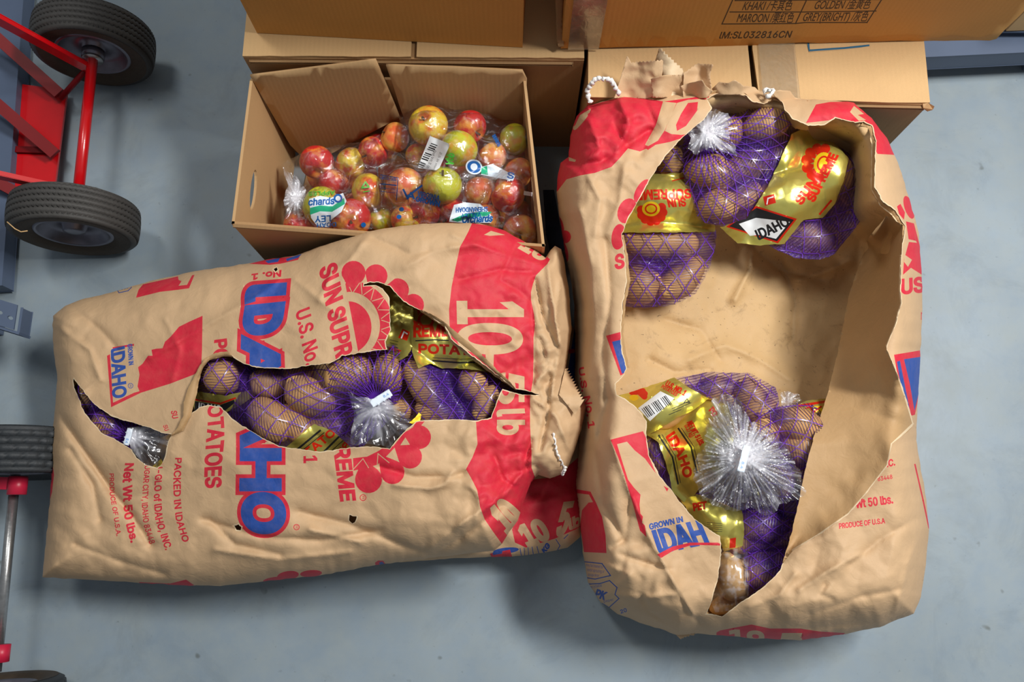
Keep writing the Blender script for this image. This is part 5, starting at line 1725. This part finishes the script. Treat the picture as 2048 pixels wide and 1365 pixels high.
# pleated neck hem with zig-zag cuts standing over the carton
def zigzag(a, b, n, h):
    a, b = np.array(a, float), np.array(b, float); d = b - a; nn = np.array([-d[1], d[0]]) / np.linalg.norm(d)
    out = []
    for i in range(n):
        out += [tuple(a + d * i / n), tuple(a + d * (i + .5) / n + nn * h)]
    return out + [tuple(b)]


def leafp(outline, z0, z1, seed, name='neck_pleat', mat=None, dirn=(0, 1)):
    o = np.array(outline, float); y0, y1 = o[:, 1].min(), o[:, 1].max(); x0, x1 = o[:, 0].min(), o[:, 0].max()
    ph = seed * 1.7

    def pc(a, b):
        t = (b - y0) / (y1 - y0)
        z = z1 + (z0 - z1) * t + .010 * np.sin((a - x0) / (x1 - x0) * 5 + ph) + .006 * facet(a / 18, b / 18, seed)
        return P(a, b, z)
    sheet(name, outline, pc, [mat or M['paper']], sp=4, parent=rsack, jit_out=0.5, thick=0.0006)


leafp([(1229, 196), (1240, 158), (1254, 112), (1258, 116), (1262, 124)] + zigzag((1262, 126), (1326, 122), 9, -3) + [(1322, 190), (1290, 198)], .36, .40, 2)
leafp([(1300, 150)] + zigzag((1318, 97), (1366, 142), 8, -3.5) + [(1372, 170), (1360, 192), (1310, 192)], .355, .385, 3, mat=M['torn'])
leafp([(1302, 158), (1330, 150), (1362, 150), (1368, 195), (1304, 196)], .365, .395, 4)
leafp(zigzag((1368, 148), (1394, 128), 4, -2) + zigzag((1394, 128), (1426, 130), 5, -2) + [(1420, 150), (1424, 190), (1366, 194)], .362, .385, 5)
leafp([(1362, 172), (1380, 166), (1404, 160), (1412, 172), (1426, 182), (1414, 196), (1370, 196)], .37, .40, 6)
leafp([(1424, 178), (1438, 164), (1456, 166), (1470, 160), (1488, 172), (1510, 174), (1522, 186), (1512, 202), (1480, 190), (1430, 190)], .36, .385, 7)
leafp([(1540, 186), (1560, 180), (1580, 182), (1590, 195), (1620, 202), (1604, 212), (1566, 206)], .36, .38, 8)
curve_cord('neck_string', [P(x, y, z) for x, y, z in [(1180, 205, .36), (1176, 182, .37), (1184, 165, .385), (1200, 157, .39), (1218, 160, .39), (1230, 172, .385), (1238, 190, .37)]], .0036, M['string'], rsack)
curve_cord('neck_string', [P(x, y, .385) for x, y in [(1528, 186), (1534, 180), (1544, 182), (1540, 190), (1532, 192)]], .0036, M['string'], rsack)
leafp([(1350, 1262), (1392, 1262), (1388, 1272)] + zigzag((1382, 1272), (1362, 1280), 4, 2) + [(1354, 1272)], .12, .13, 9, 'hem_corner')
nvy = empty('dark_fabric_scrap', P(1108, 460, .02).tolist(), 'dark navy fabric glimpsed in the gap between the apple carton and the open sack', 'fabric')
sheet('cloth', [(1086, 380), (1108, 380), (1112, 400), (1120, 450), (1130, 500), (1102, 510), (1092, 470)], lambda a, b: P(a, b, .10 + .01 * vnoise(a / 15, b / 15, 2)), [M['navy_cloth']], sp=8, parent=nvy)


# ================================================================== NET BAGS OF POTATOES
def bag(pos, label, grp):
    c = P(pos[0], pos[1], pos[2])
    return empty('potato_bag', c.tolist(), label, 'net bag', grp)


def clip(parent, cx, cy, ang, L, W, z, teeth=True):
    ca, sa = math.cos(math.radians(ang)), math.sin(math.radians(ang))
    R_ = lambda x, y: (cx + x * ca - y * sa, cy + x * sa + y * ca)
    o = [R_(-L / 2, -W / 2), R_(L / 2, -W / 2), R_(L / 2, W / 2)]
    if teeth:
        for k in range(3):
            x = L / 2 - (k + .5) * L / 3.5
            o += [R_(x + 2, W / 2), R_(x, W / 2 + 3), R_(x - 2, W / 2)]
    o += [R_(-L / 2, W / 2)]
    m = [T('8.4', [R_(L * .12, 2.5), R_(L * .38, 2.5)], [R_(L * .12, -2.5), R_(L * .38, -2.5)], 1, .3)]
    sheet('closure_clip', o, lambda a, b: P(a, b, z + 0 * a), [M['clip'], M['clip_ink']], prints=m, sp=6, parent=parent, thick=.0015)


FR, FY, FB, FW = 1, 2, 3, 4
GA = 'net bags of potatoes inside the lying sack'
PA = 'potatoes inside the lying sack'
zc = .262
# --- left bag in the long rip
it = potatoes([(444, 753, 38, 36, 80, zc, 'potato alone in its net at the left end of the long rip')], PA)
h = Heap(it, .225)
b1 = bag((444, 753, .235), 'net bag with one potato above a black edged foil strip in the long rip', GA)
net_part(b1, [(380, 695), (505, 695), (515, 760), (500, 795), (470, 800), (395, 800), (380, 760)], h, ('lin', 88), 17, 5.4, seed=1, gather=[(500, 760, 18, 1)])
foil_part(b1, [(383, 790), (400, 784), (450, 792), (500, 780), (512, 790), (480, 812), (440, 830), (390, 830)], h,
          [stroke([(392, 800), (440, 808), (470, 797)], 3.5, FR), G([[(390, 803), (440, 811), (468, 800), (470, 806), (440, 830), (388, 830)]], FB), T('IDAHO', [(397, 822), (440, 826)], [(398, 806), (442, 812)], FW, .4)], off=.004, seed=3)
# --- middle bag
it = potatoes([(537, 838, 56, 38, 42, zc + .012, 'potato lying slanted behind the lower lip of the long rip, left of the gold strip'),
               (620, 794, 58, 38, 24, zc + .02, 'plump potato in the middle of the long rip, net drawn tight toward the clear tuft'),
               (590, 850, 48, 30, 50, zc + .004, 'slim potato wedged above the gold strip lettered in red'),
               (700, 750, 52, 44, -32, zc + .026, 'largest round potato above and left of the clear tuft'),
               (775, 745, 42, 31, 78, zc + .02, 'upright potato directly above the white closure clip'),
               (536, 768, 38, 30, 10, zc - .012, 'shaded potato deep behind the upper lip of the long rip'),
               (596, 746, 32, 22, 0, zc - .015, 'dark potato tucked under the paper below the blue letter'),
               (655, 850, 46, 30, 20, zc - .006, 'potato under the net folds left of the clear tuft')], PA)
h = Heap(it, .225)
b2 = bag((650, 800, .235), 'largest net bag in the long rip, closed with a white clip and clear tuft', GA)
cutA = [[(555, 905), (628, 846), (705, 880), (710, 930), (600, 930)]]
net_part(b2, [(430, 800), (470, 770), (505, 715), (700, 690), (805, 690), (815, 740), (800, 790), (790, 830), (720, 900), (690, 925), (540, 925), (440, 860)], h, ('pol', 752, 800), 17, 5.4, seed=2, cut=cutA,
         gather=[(480, 830, 22, 1), (690, 790, 16, .8), (650, 835, 22, .7), (470, 740, 20, .9), (570, 740, 20, .5), (690, 860, 22, .7), (725, 780, 14, .9)])
foil_part(b2, [(556, 908), (628, 848), (664, 862), (712, 905), (716, 935), (600, 935)], h,
          [stroke([(594, 900), (640, 862)], 4, FB), stroke([(604, 902), (648, 866)], 1.5, FB), stroke([(640, 912), (680, 872)], 4, FB), stroke([(650, 914), (688, 880)], 1.5, FB),
           T('OTAT', [(672, 868), (618, 915)], [(662, 858), (606, 903)], FR, 1.0), T('RE', [(700, 890), (684, 912)], [(690, 884), (674, 904)], FR, .8)], off=.005, seed=5)
tuft(b2, 752, 815, [(742, 798), (700, 790), (688, 775), (697, 800), (706, 830), (697, 895), (746, 893), (779, 902), (806, 872), (836, 852), (818, 832), (798, 812), (772, 795)], .305, .025, 11, layers=2, amp=.005, nr=15, milk=.62)
clip(b2, 762, 797, -32, 46, 15, .34)
# --- right bag
it = potatoes([(845, 770, 64, 30, 54, zc + .018, 'long slanted potato between the clear tuft and the big gold label'),
               (870, 826, 42, 28, 8, zc + .008, 'potato at the lower lip of the long rip beside the yellow scrap'),
               (943, 768, 36, 32, 85, zc + .010, 'upright potato hanging just below the big gold label'),
               (972, 806, 42, 25, -62, zc + .010, 'potato at the right end of the long rip beside the red band'),
               (802, 818, 26, 18, 40, zc - .002, 'small potato peeking right of the clear tuft'),
               (900, 690, 80, 46, 10, zc - .004, 'potato hidden beneath the big gold label of the lying sack')], PA)
h = Heap(it, .225)
b3 = bag((900, 760, .235), 'net bag at the right end of the long rip with a big gold label', GA)
cutB = [[(818, 596), (935, 590), (1010, 745), (980, 743), (885, 738), (835, 738)]]
net_part(b3, [(790, 690), (830, 660), (1060, 700), (1060, 860), (800, 870), (795, 790)], h, ('lin', 84), 16, 5.2, seed=5, cut=cutB, gather=[(890, 775, 22, 1), (905, 810, 25, 1), (862, 742, 15, .9), (930, 830, 20, .7)])
foil_part(b3, [(824, 596), (935, 590), (1015, 742), (980, 745), (935, 738), (885, 737), (862, 728), (836, 737), (824, 705), (823, 650)], h,
          [T('REME', [(828, 674), (896, 672)], [(828, 652), (896, 650)], FR, 1.6), stroke([(832, 682), (870, 680), (940, 684)], 2.6, FB), stroke([(866, 722), (920, 726), (990, 724)], 3, FB), stroke([(866, 716), (920, 719), (990, 717)], 1.2, FB),
           T('POTATOES', [(838, 706), (1000, 712)], [(838, 689), (1000, 694)], FR, 1.4), stroke(ell(852, 640, 14, 14, 0, 16)[:12], 5, FR), stroke([(832, 650), (838, 640)], 5, FR), G([[(834, 618), (842, 622), (836, 632)], [(826, 640), (834, 644), (828, 652)]], FR)], off=.008, amp=.003, fs=34, seed=9)
foil_part(b3, [(760, 562), (782, 572), (805, 594), (826, 612), (828, 690), (815, 712), (798, 722), (780, 712), (770, 692), (776, 660), (776, 600)], Heap(it, .25),
          [G([[(805, 658), (820, 664), (814, 682), (796, 676)]], FR), stroke([(803, 676), (808, 664), (814, 668)], 2.6, FW), stroke([(780, 680), (796, 684)], 1, FB), stroke([(780, 686), (795, 690)], 1, FB), T('PET', [(778, 700), (800, 710)], [(780, 694), (802, 702)], FR, .6)],
          'side_label', off=.002, amp=.006, fs=22, seed=12)
sheet('foil_scrap', [(818, 846), (830, 836), (838, 826), (843, 830), (840, 842), (828, 850)], lambda a, b: P(a, b, .315 + .004 * facet(a / 8, b / 8, 1)), [M['foil_yel']], sp=4, parent=b3)
# --- bag in the small rip
it = potatoes([(212, 850, 36, 27, 28, .205, 'potato in the small left rip beside the milky film'), (168, 795, 26, 16, 62, .195, 'narrow potato at the upper tip of the small left rip')], PA)
h = Heap(it, .17)
b4 = bag((230, 850, .18), 'net bag seen through the small left rip, ending in milky film', GA)
net_part(b4, [(138, 745), (200, 800), (290, 845), (350, 860), (300, 890), (260, 900), (220, 885), (160, 830)], h, ('pol', 262, 876), 13, 5, seed=7, gather=[(195, 815, 14, 1), (265, 852, 25, 1), (240, 858, 15, .7)])
tuft(b4, 262, 872, [(258, 855), (255, 885), (262, 905), (290, 938), (325, 940), (345, 890), (352, 868), (310, 852)], .222, .006, 15, layers=2, amp=.003, nr=14, milk=.62)
clip(b4, 256, 874, 105, 34, 11, .236)
sheet('foil_scrap', [(300, 938), (322, 918), (326, 926), (318, 940)], lambda a, b: P(a, b, .215 + 0 * a), [M['foil_yel']], sp=4, parent=b4)
sheet('foil_scrap', [(144, 755), (152, 758), (158, 770), (148, 772)], lambda a, b: P(a, b, .195 + 0 * a), [M['foil_yel']], sp=4, parent=b4)

# ================================================================== bags in the open sack
GB = 'net bags of potatoes inside the open sack'
PB = 'potatoes inside the open sack'
it = potatoes([(1340, 322, 30, 36, 0, .285, 'potato at the top of the upper left bag, above its gold label'), (1322, 488, 82, 38, 0, .255, 'long flat potato directly below the gold label of the upper left bag'),
               (1280, 570, 42, 44, 80, .245, 'potato at the lower left corner of the upper left bag'), (1365, 556, 64, 36, -44, .25, 'slanted potato at the lower right of the upper left bag'),
               (1320, 400, 78, 48, 5, .265, 'potato covered by the gold label of the upper left bag')], PB)
h = Heap(it, .215)
c1 = bag((1320, 460, .23), 'upper left net bag in the open sack with upside down red lettering on gold', GB)
net_part(c1, [(1225, 275), (1385, 270), (1392, 350), (1432, 462), (1432, 490), (1418, 540), (1392, 588), (1350, 610), (1290, 617), (1236, 612), (1225, 460)], h, ('lin', 90), 19, 5.4, seed=8,
         cut=[[(1228, 345), (1372, 345), (1400, 430), (1430, 455), (1430, 463), (1240, 463)]], gather=[(1325, 530, 14, 1), (1290, 525, 18, .7), (1360, 520, 16, .8), (1370, 470, 10, .4)])
foil_part(c1, [(1228, 348), (1312, 348), (1366, 346), (1382, 380), (1396, 425), (1430, 452), (1430, 464), (1340, 465), (1240, 466), (1234, 430)], h,
          [T('SUPREME', [(1382, 379), (1272, 381)], [(1382, 396), (1274, 400)], FR, 1.2), T('SUN', [(1370, 396), (1334, 398)], [(1372, 412), (1338, 414)], FR, 1.2),
           G([drop(1304 + 22 * math.cos(a), 424 + 19 * math.sin(a), 9, 1304 + 6 * math.cos(a), 424 + 5 * math.sin(a)) for a in np.arange(-.5, 3.9, .55)], FR), G([ell(1302, 418, 18, 15)], FY), stroke(ell(1302, 418, 11, 9), 3, FR, True),
           stroke([(1345, 362), (1368, 356)], 2, FR)], off=.005, seed=14, amp=.0026, fs=30)

it = potatoes([(1532, 248, 55, 38, -22, .332, 'potato highest in the open sack, beside the milky knot'), (1447, 268, 50, 38, -32, .31, 'bare looking potato under the milky knot of film'),
               (1424, 346, 56, 38, 14, .31, 'potato at the left of the middle bag, below the knot'), (1497, 330, 54, 34, -24, .30, 'potato in the middle bag under the shiny purple gathers'),
               (1436, 410, 46, 34, -4, .30, 'lowest potato of the middle bag, left of the black label corner'), (1492, 392, 40, 26, -40, .29, 'half hidden potato beside the edge of the gold label'),
               (1562, 320, 40, 30, -50, .29, 'potato in the dark behind the gold label edge'),
               (1575, 400, 78, 58, -30, .275, 'potato below the middle of the tilted gold label'), (1650, 350, 62, 58, 70, .28, 'potato below the emblem end of the tilted gold label'),
               (1708, 372, 56, 34, 84, .25, 'shaded potato against the right inner wall'), (1618, 478, 58, 36, 4, .245, 'potato at the bottom of the right bag, over the empty lining')], PB)
h = Heap(it, .25)
c2 = bag((1560, 360, .25), 'upper right net bag in the open sack with a tilted gold label and milky knot', GB)
cutC = [[(1584, 268), (1620, 252), (1656, 272), (1697, 316), (1688, 360), (1670, 408), (1645, 436), (1608, 440), (1568, 488), (1521, 490), (1474, 486), (1440, 455), (1494, 437), (1535, 375)]]
net_part(c2, [(1372, 250), (1400, 222), (1450, 214), (1500, 211), (1560, 212), (1588, 240), (1600, 262), (1660, 262), (1745, 310), (1748, 400), (1712, 455), (1668, 510), (1640, 520), (1590, 516), (1555, 500), (1500, 470), (1440, 452),
              (1412, 448), (1392, 432), (1384, 395), (1368, 370), (1364, 300)], h, ('pol', 1405, 270), 17, 5.4, seed=9, cut=cutC, gather=[(1530, 300, 24, 1), (1480, 360, 22, .9), (1550, 345, 20, 1), (1400, 388, 10, .8), (1500, 300, 14, .6), (1480, 300, 14, .6), (1720, 420, 30, .6)])
foil_part(c2, [(1584, 268), (1620, 252), (1656, 272), (1697, 316), (1688, 360), (1670, 408), (1645, 436), (1608, 440), (1568, 488), (1521, 491), (1474, 487), (1440, 455), (1494, 437), (1535, 375)], h,
          [G([drop(1642 + 30 * math.cos(a), 326 + 30 * math.sin(a), 10, 1642 + 12 * math.cos(a), 326 + 12 * math.sin(a)) for a in np.arange(1.7, 5.4, .55)], FR), G([ell(1645, 326, 17, 22, 20)], FY), stroke(ell(1646, 327, 10, 14, 20), 3.4, FR, True),
           T('SUN', [(1603, 410), (1634, 364)], [(1590, 401), (1622, 355)], FR, 1.6), T('SUPREME', [(1628, 404), (1676, 312)], [(1614, 398), (1660, 306)], FR, 1.6),
           stroke([(1640, 428), (1662, 402)], 4, FR), G([[(1526, 394), (1548, 388), (1552, 406), (1530, 412)]], FR), stroke([(1534, 408), (1536, 397), (1546, 394)], 2.4, FW),
           G([[(1512, 412), (1594, 438), (1556, 487), (1452, 454)]], FR), G([[(1513, 416), (1588, 440), (1554, 483), (1458, 453)]], FB), G([[(1478, 448), (1512, 436), (1580, 444), (1552, 478), (1520, 470), (1500, 472)]], FW),
           T('IDAHO', [(1518, 480), (1580, 450)], [(1510, 462), (1570, 434)], FB, 1.2)], off=.006, amp=.0030, fs=40, seed=16)
tuft(c2, 1412, 262, [(1425, 215), (1452, 222), (1470, 236), (1456, 258), (1470, 290), (1480, 318), (1440, 305), (1412, 302), (1390, 312), (1372, 300), (1380, 276), (1366, 262), (1385, 240), (1398, 222)], .345, .010, 19, layers=2, amp=.008, nr=18)

# --- lower group
it = potatoes([(1428, 778, 44, 26, -8, .262, 'potato at the top left of the lower heap, against the barcode label'), (1500, 790, 38, 32, 30, .268, 'potato at the top of the lower heap, under stretched net'),
               (1524, 828, 44, 34, 20, .27, 'potato between the top of the lower heap and the white knot'), (1340, 812, 70, 40, -30, .255, 'potato beneath the barcode label')], PB)
h = Heap(it, .22)
d1 = bag((1420, 800, .235), 'net bag at the top of the lower heap with a barcode on its gold label', GB)
net_part(d1, [(1350, 757), (1420, 744), (1500, 747), (1552, 775), (1565, 830), (1560, 870), (1480, 862), (1420, 800)], h, ('lin', 75), 17, 5.4, seed=10, cut=[[(1230, 795), (1349, 757), (1374, 775), (1416, 797), (1360, 832), (1294, 870)]],
         gather=[(1400, 762, 22, 1), (1470, 760, 24, .8), (1545, 790, 16, .8), (1470, 830, 20, .8)])
bars = []
for i in range(16):
    if i in (5, 11): continue
    t = i / 16
    x0, y0 = 1283 + 50 * t, 818 - 28 * t; w_ = 1.2 + (i * 7 % 3) * .5
    bars.append(np.array([(x0, y0), (x0 + w_, y0 - w_ * .56), (x0 + w_ + 13, y0 + 17), (x0 + 13, y0 + 18)]))
foil_part(d1, [(1228, 795), (1300, 772), (1349, 755), (1374, 775), (1418, 797), (1388, 820), (1360, 834), (1330, 852), (1294, 872), (1262, 850)], h,
          [G([[(1276, 817), (1321, 783), (1349, 797), (1300, 843)]], FW), (bars, FB), T('U.S. NO. 1', [(1330, 771), (1368, 792)], [(1336, 762), (1374, 783)], FR, .8), T('POTATOES', [(1322, 776), (1352, 793)], [(1326, 770), (1356, 787)], FR, .4),
           G([drop(1276 + 14 * math.cos(a), 790 + 10 * math.sin(a), 6, 1276, 790) for a in np.arange(-2.6, .8, .6)], FR), G([ell(1268, 796, 9, 6)], FY),
           stroke([(1346, 822), (1382, 806)], 1.2, FB), stroke([(1344, 818), (1380, 802)], 1.2, FB), stroke([(1338, 830), (1362, 820)], 1.2, FB), stroke([(1368, 806), (1374, 798), (1379, 806), (1368, 806)], 1.6, FB)], off=.006, seed=18, amp=.0022, fs=40)

it = potatoes([(1596, 850, 52, 36, 14, .292, 'potato upper right of the white knot, next to the torn flap'), (1522, 882, 44, 40, 80, .295, 'potato just above the white knot of film'), (1606, 905, 44, 36, 30, .285, 'potato right of the white knot, in the shade of the flap'),
               (1548, 968, 54, 38, 10, .28, 'yellowish potato glowing through the fan of clear film'), (1445, 905, 72, 56, 70, .275, 'potato beneath the vertical gold label of the lower heap'),
               (1312, 905, 26, 38, 10, .25, 'dark potato in the gap left of the vertical gold label'), (1590, 1000, 34, 40, 60, .262, 'potato low at the right below the fan of film')], PB)
h = Heap(it, .235)
d2 = bag((1500, 920, .25), 'net bag in the middle of the lower heap tied in a white starburst knot', GB)
cutD = [[(1292, 867), (1359, 832), (1416, 798), (1454, 806), (1469, 851), (1465, 905), (1435, 962), (1397, 973), (1359, 981), (1340, 973), (1332, 931), (1317, 886)]]
net_part(d2, [(1282, 850), (1330, 850), (1470, 850), (1520, 820), (1560, 812), (1600, 804), (1660, 812), (1668, 880), (1640, 960), (1606, 1030), (1570, 1070), (1520, 1040), (1440, 1010), (1350, 985), (1300, 950)], h, ('pol', 1486, 918), 17, 5.4, seed=11, cut=cutD,
         gather=[(1560, 830, 14, .9), (1600, 1000, 40, .9), (1560, 890, 12, .9), (1500, 1010, 30, .8), (1318, 905, 14, .7), (1625, 950, 30, .7), (1570, 930, 12, .6)])
foil_part(d2, [(1290, 868), (1330, 850), (1359, 832), (1416, 798), (1454, 806), (1469, 851), (1465, 905), (1440, 962), (1400, 978), (1372, 1010), (1345, 985), (1338, 950), (1330, 920), (1317, 886)], h,
          [T('IDAHO', [(1332, 875), (1352, 905), (1362, 930), (1368, 956)], [(1348, 864), (1366, 895), (1378, 925), (1384, 952)], FR, 1.5), stroke([(1318, 872), (1345, 915), (1356, 968)], 3.4, FB), stroke([(1324, 870), (1350, 912), (1361, 966)], 1.2, FB),
           stroke([(1357, 858), (1382, 895), (1394, 945)], 3.4, FB), stroke([(1363, 857), (1388, 894), (1399, 942)], 1.2, FB), T('NET WT. 5 LBS.', [(1374, 846), (1400, 892)], [(1384, 842), (1409, 888)], FR, .8), T('(2.27 kg)', [(1369, 852), (1381, 876)], [(1376, 849), (1388, 872)], FR, .4),
           T('PO', [(1418, 822), (1426, 834)], [(1426, 814), (1436, 828)], FR, .8)], off=.007, amp=.0026, fs=36, seed=21)
tuft(d2, 1486, 916, [(1478, 806), (1500, 850), (1530, 856), (1545, 872), (1570, 905), (1590, 940), (1600, 985), (1566, 1000), (1530, 1022), (1500, 1006), (1465, 1014), (1440, 1008), (1405, 988), (1392, 955), (1400, 925), (1415, 890), (1420, 850), (1428, 812), (1450, 800)], .325, .045, 23, layers=3, amp=.010, nr=54)
clip(d2, 1488, 918, 104, 54, 15, .385, False)

it = potatoes([(1625, 830, 34, 24, 20, .26, 'potato behind the lower heap half under the folded flap')], PB)
h = Heap(it, .225)
d3 = bag((1620, 815, .24), 'far net bag of the lower heap showing a red and yellow emblem corner', GB)
foil_part(d3, [(1578, 836), (1590, 812), (1612, 802), (1655, 797), (1662, 850), (1640, 852), (1612, 832), (1596, 838)], h,
          [stroke([(1582, 832), (1600, 812), (1655, 803)], 5, FR), G([[(1590, 826), (1606, 816), (1640, 812), (1650, 826), (1620, 826)]], FY), stroke([(1604, 822), (1618, 814), (1628, 824), (1642, 814)], 3.4, FR)], off=.004, seed=25)
tuft(d3, 1575, 805, [(1558, 782), (1575, 778), (1600, 784), (1610, 800), (1592, 815), (1570, 828), (1560, 815)], .27, .006, 27, layers=1, amp=.006, nr=14)

it = potatoes([(1522, 1052, 56, 34, 0, .255, 'potato in the second lowest bag, right of the pale gold label'), (1500, 1085, 52, 24, 4, .24, 'flat potato in the dark between the two lowest bags'), (1430, 1040, 50, 36, 40, .245, 'potato under the pale gold label')], PB)
h = Heap(it, .215)
d4 = bag((1480, 1055, .23), 'second lowest net bag in the open sack with a pale gold label', GB)
net_part(d4, [(1478, 1015), (1540, 1010), (1606, 1000), (1600, 1080), (1572, 1110), (1480, 1105)], h, ('lin', 2), 15, 5.2, seed=12, gather=[(1540, 1022, 34, 1), (1570, 1080, 30, 1), (1500, 1020, 18, .7), (1520, 1098, 22, .8)])
foil_part(d4, [(1350, 985), (1400, 990), (1440, 1008), (1484, 1022), (1488, 1060), (1486, 1092), (1448, 1104), (1436, 1075), (1396, 1050)], h,
          [T('PET', [(1388, 1022), (1412, 1018)], [(1386, 1008), (1412, 1004)], FR, 1.2), G([[(1460, 1078), (1472, 1076), (1471, 1096), (1459, 1097)]], FR)] + [stroke([(1414, y), (1444, y + 2)], .9, FB) for y in (1046, 1050, 1054, 1058, 1062)], off=.006, seed=29, amp=.0035, fs=30)

it = potatoes([(1524, 1142, 54, 38, -10, .245, 'potato in the lowest bag under purple net'), (1462, 1152, 34, 46, 0, .25, 'bare potato under clear film at the bottom of the rip'), (1446, 1212, 26, 18, -20, .225, 'small yellow potato at the very bottom corner of the rip')], PB)
h = Heap(it, .205)
d5 = bag((1490, 1150, .22), 'lowest net bag in the open sack, its end wrapped in clear film', GB)
net_part(d5, [(1486, 1098), (1540, 1092), (1592, 1090), (1580, 1150), (1530, 1185), (1494, 1205)], h, ('lin', 8), 14, 5.2, seed=13, gather=[(1515, 1105, 28, 1), (1560, 1130, 24, .9), (1510, 1180, 14, .6)])
sheet('film', [(1432, 1100), (1460, 1096), (1494, 1092), (1500, 1150), (1496, 1202), (1460, 1222), (1430, 1226), (1420, 1200)], lambda a, b: h.place(a, b, .005) + np.stack([0 * a, 0 * a, .003 * facet(a / 16, b / 16, 3)], -1), [M['tuft']], sp=4, parent=d5, attr=('streak', lambda a, b, w: np.clip(.30 + .45 * vnoise(a / 14, b / 5, 4) + .5 * vnoise(a / 4, b / 11, 6), 0, 1)))
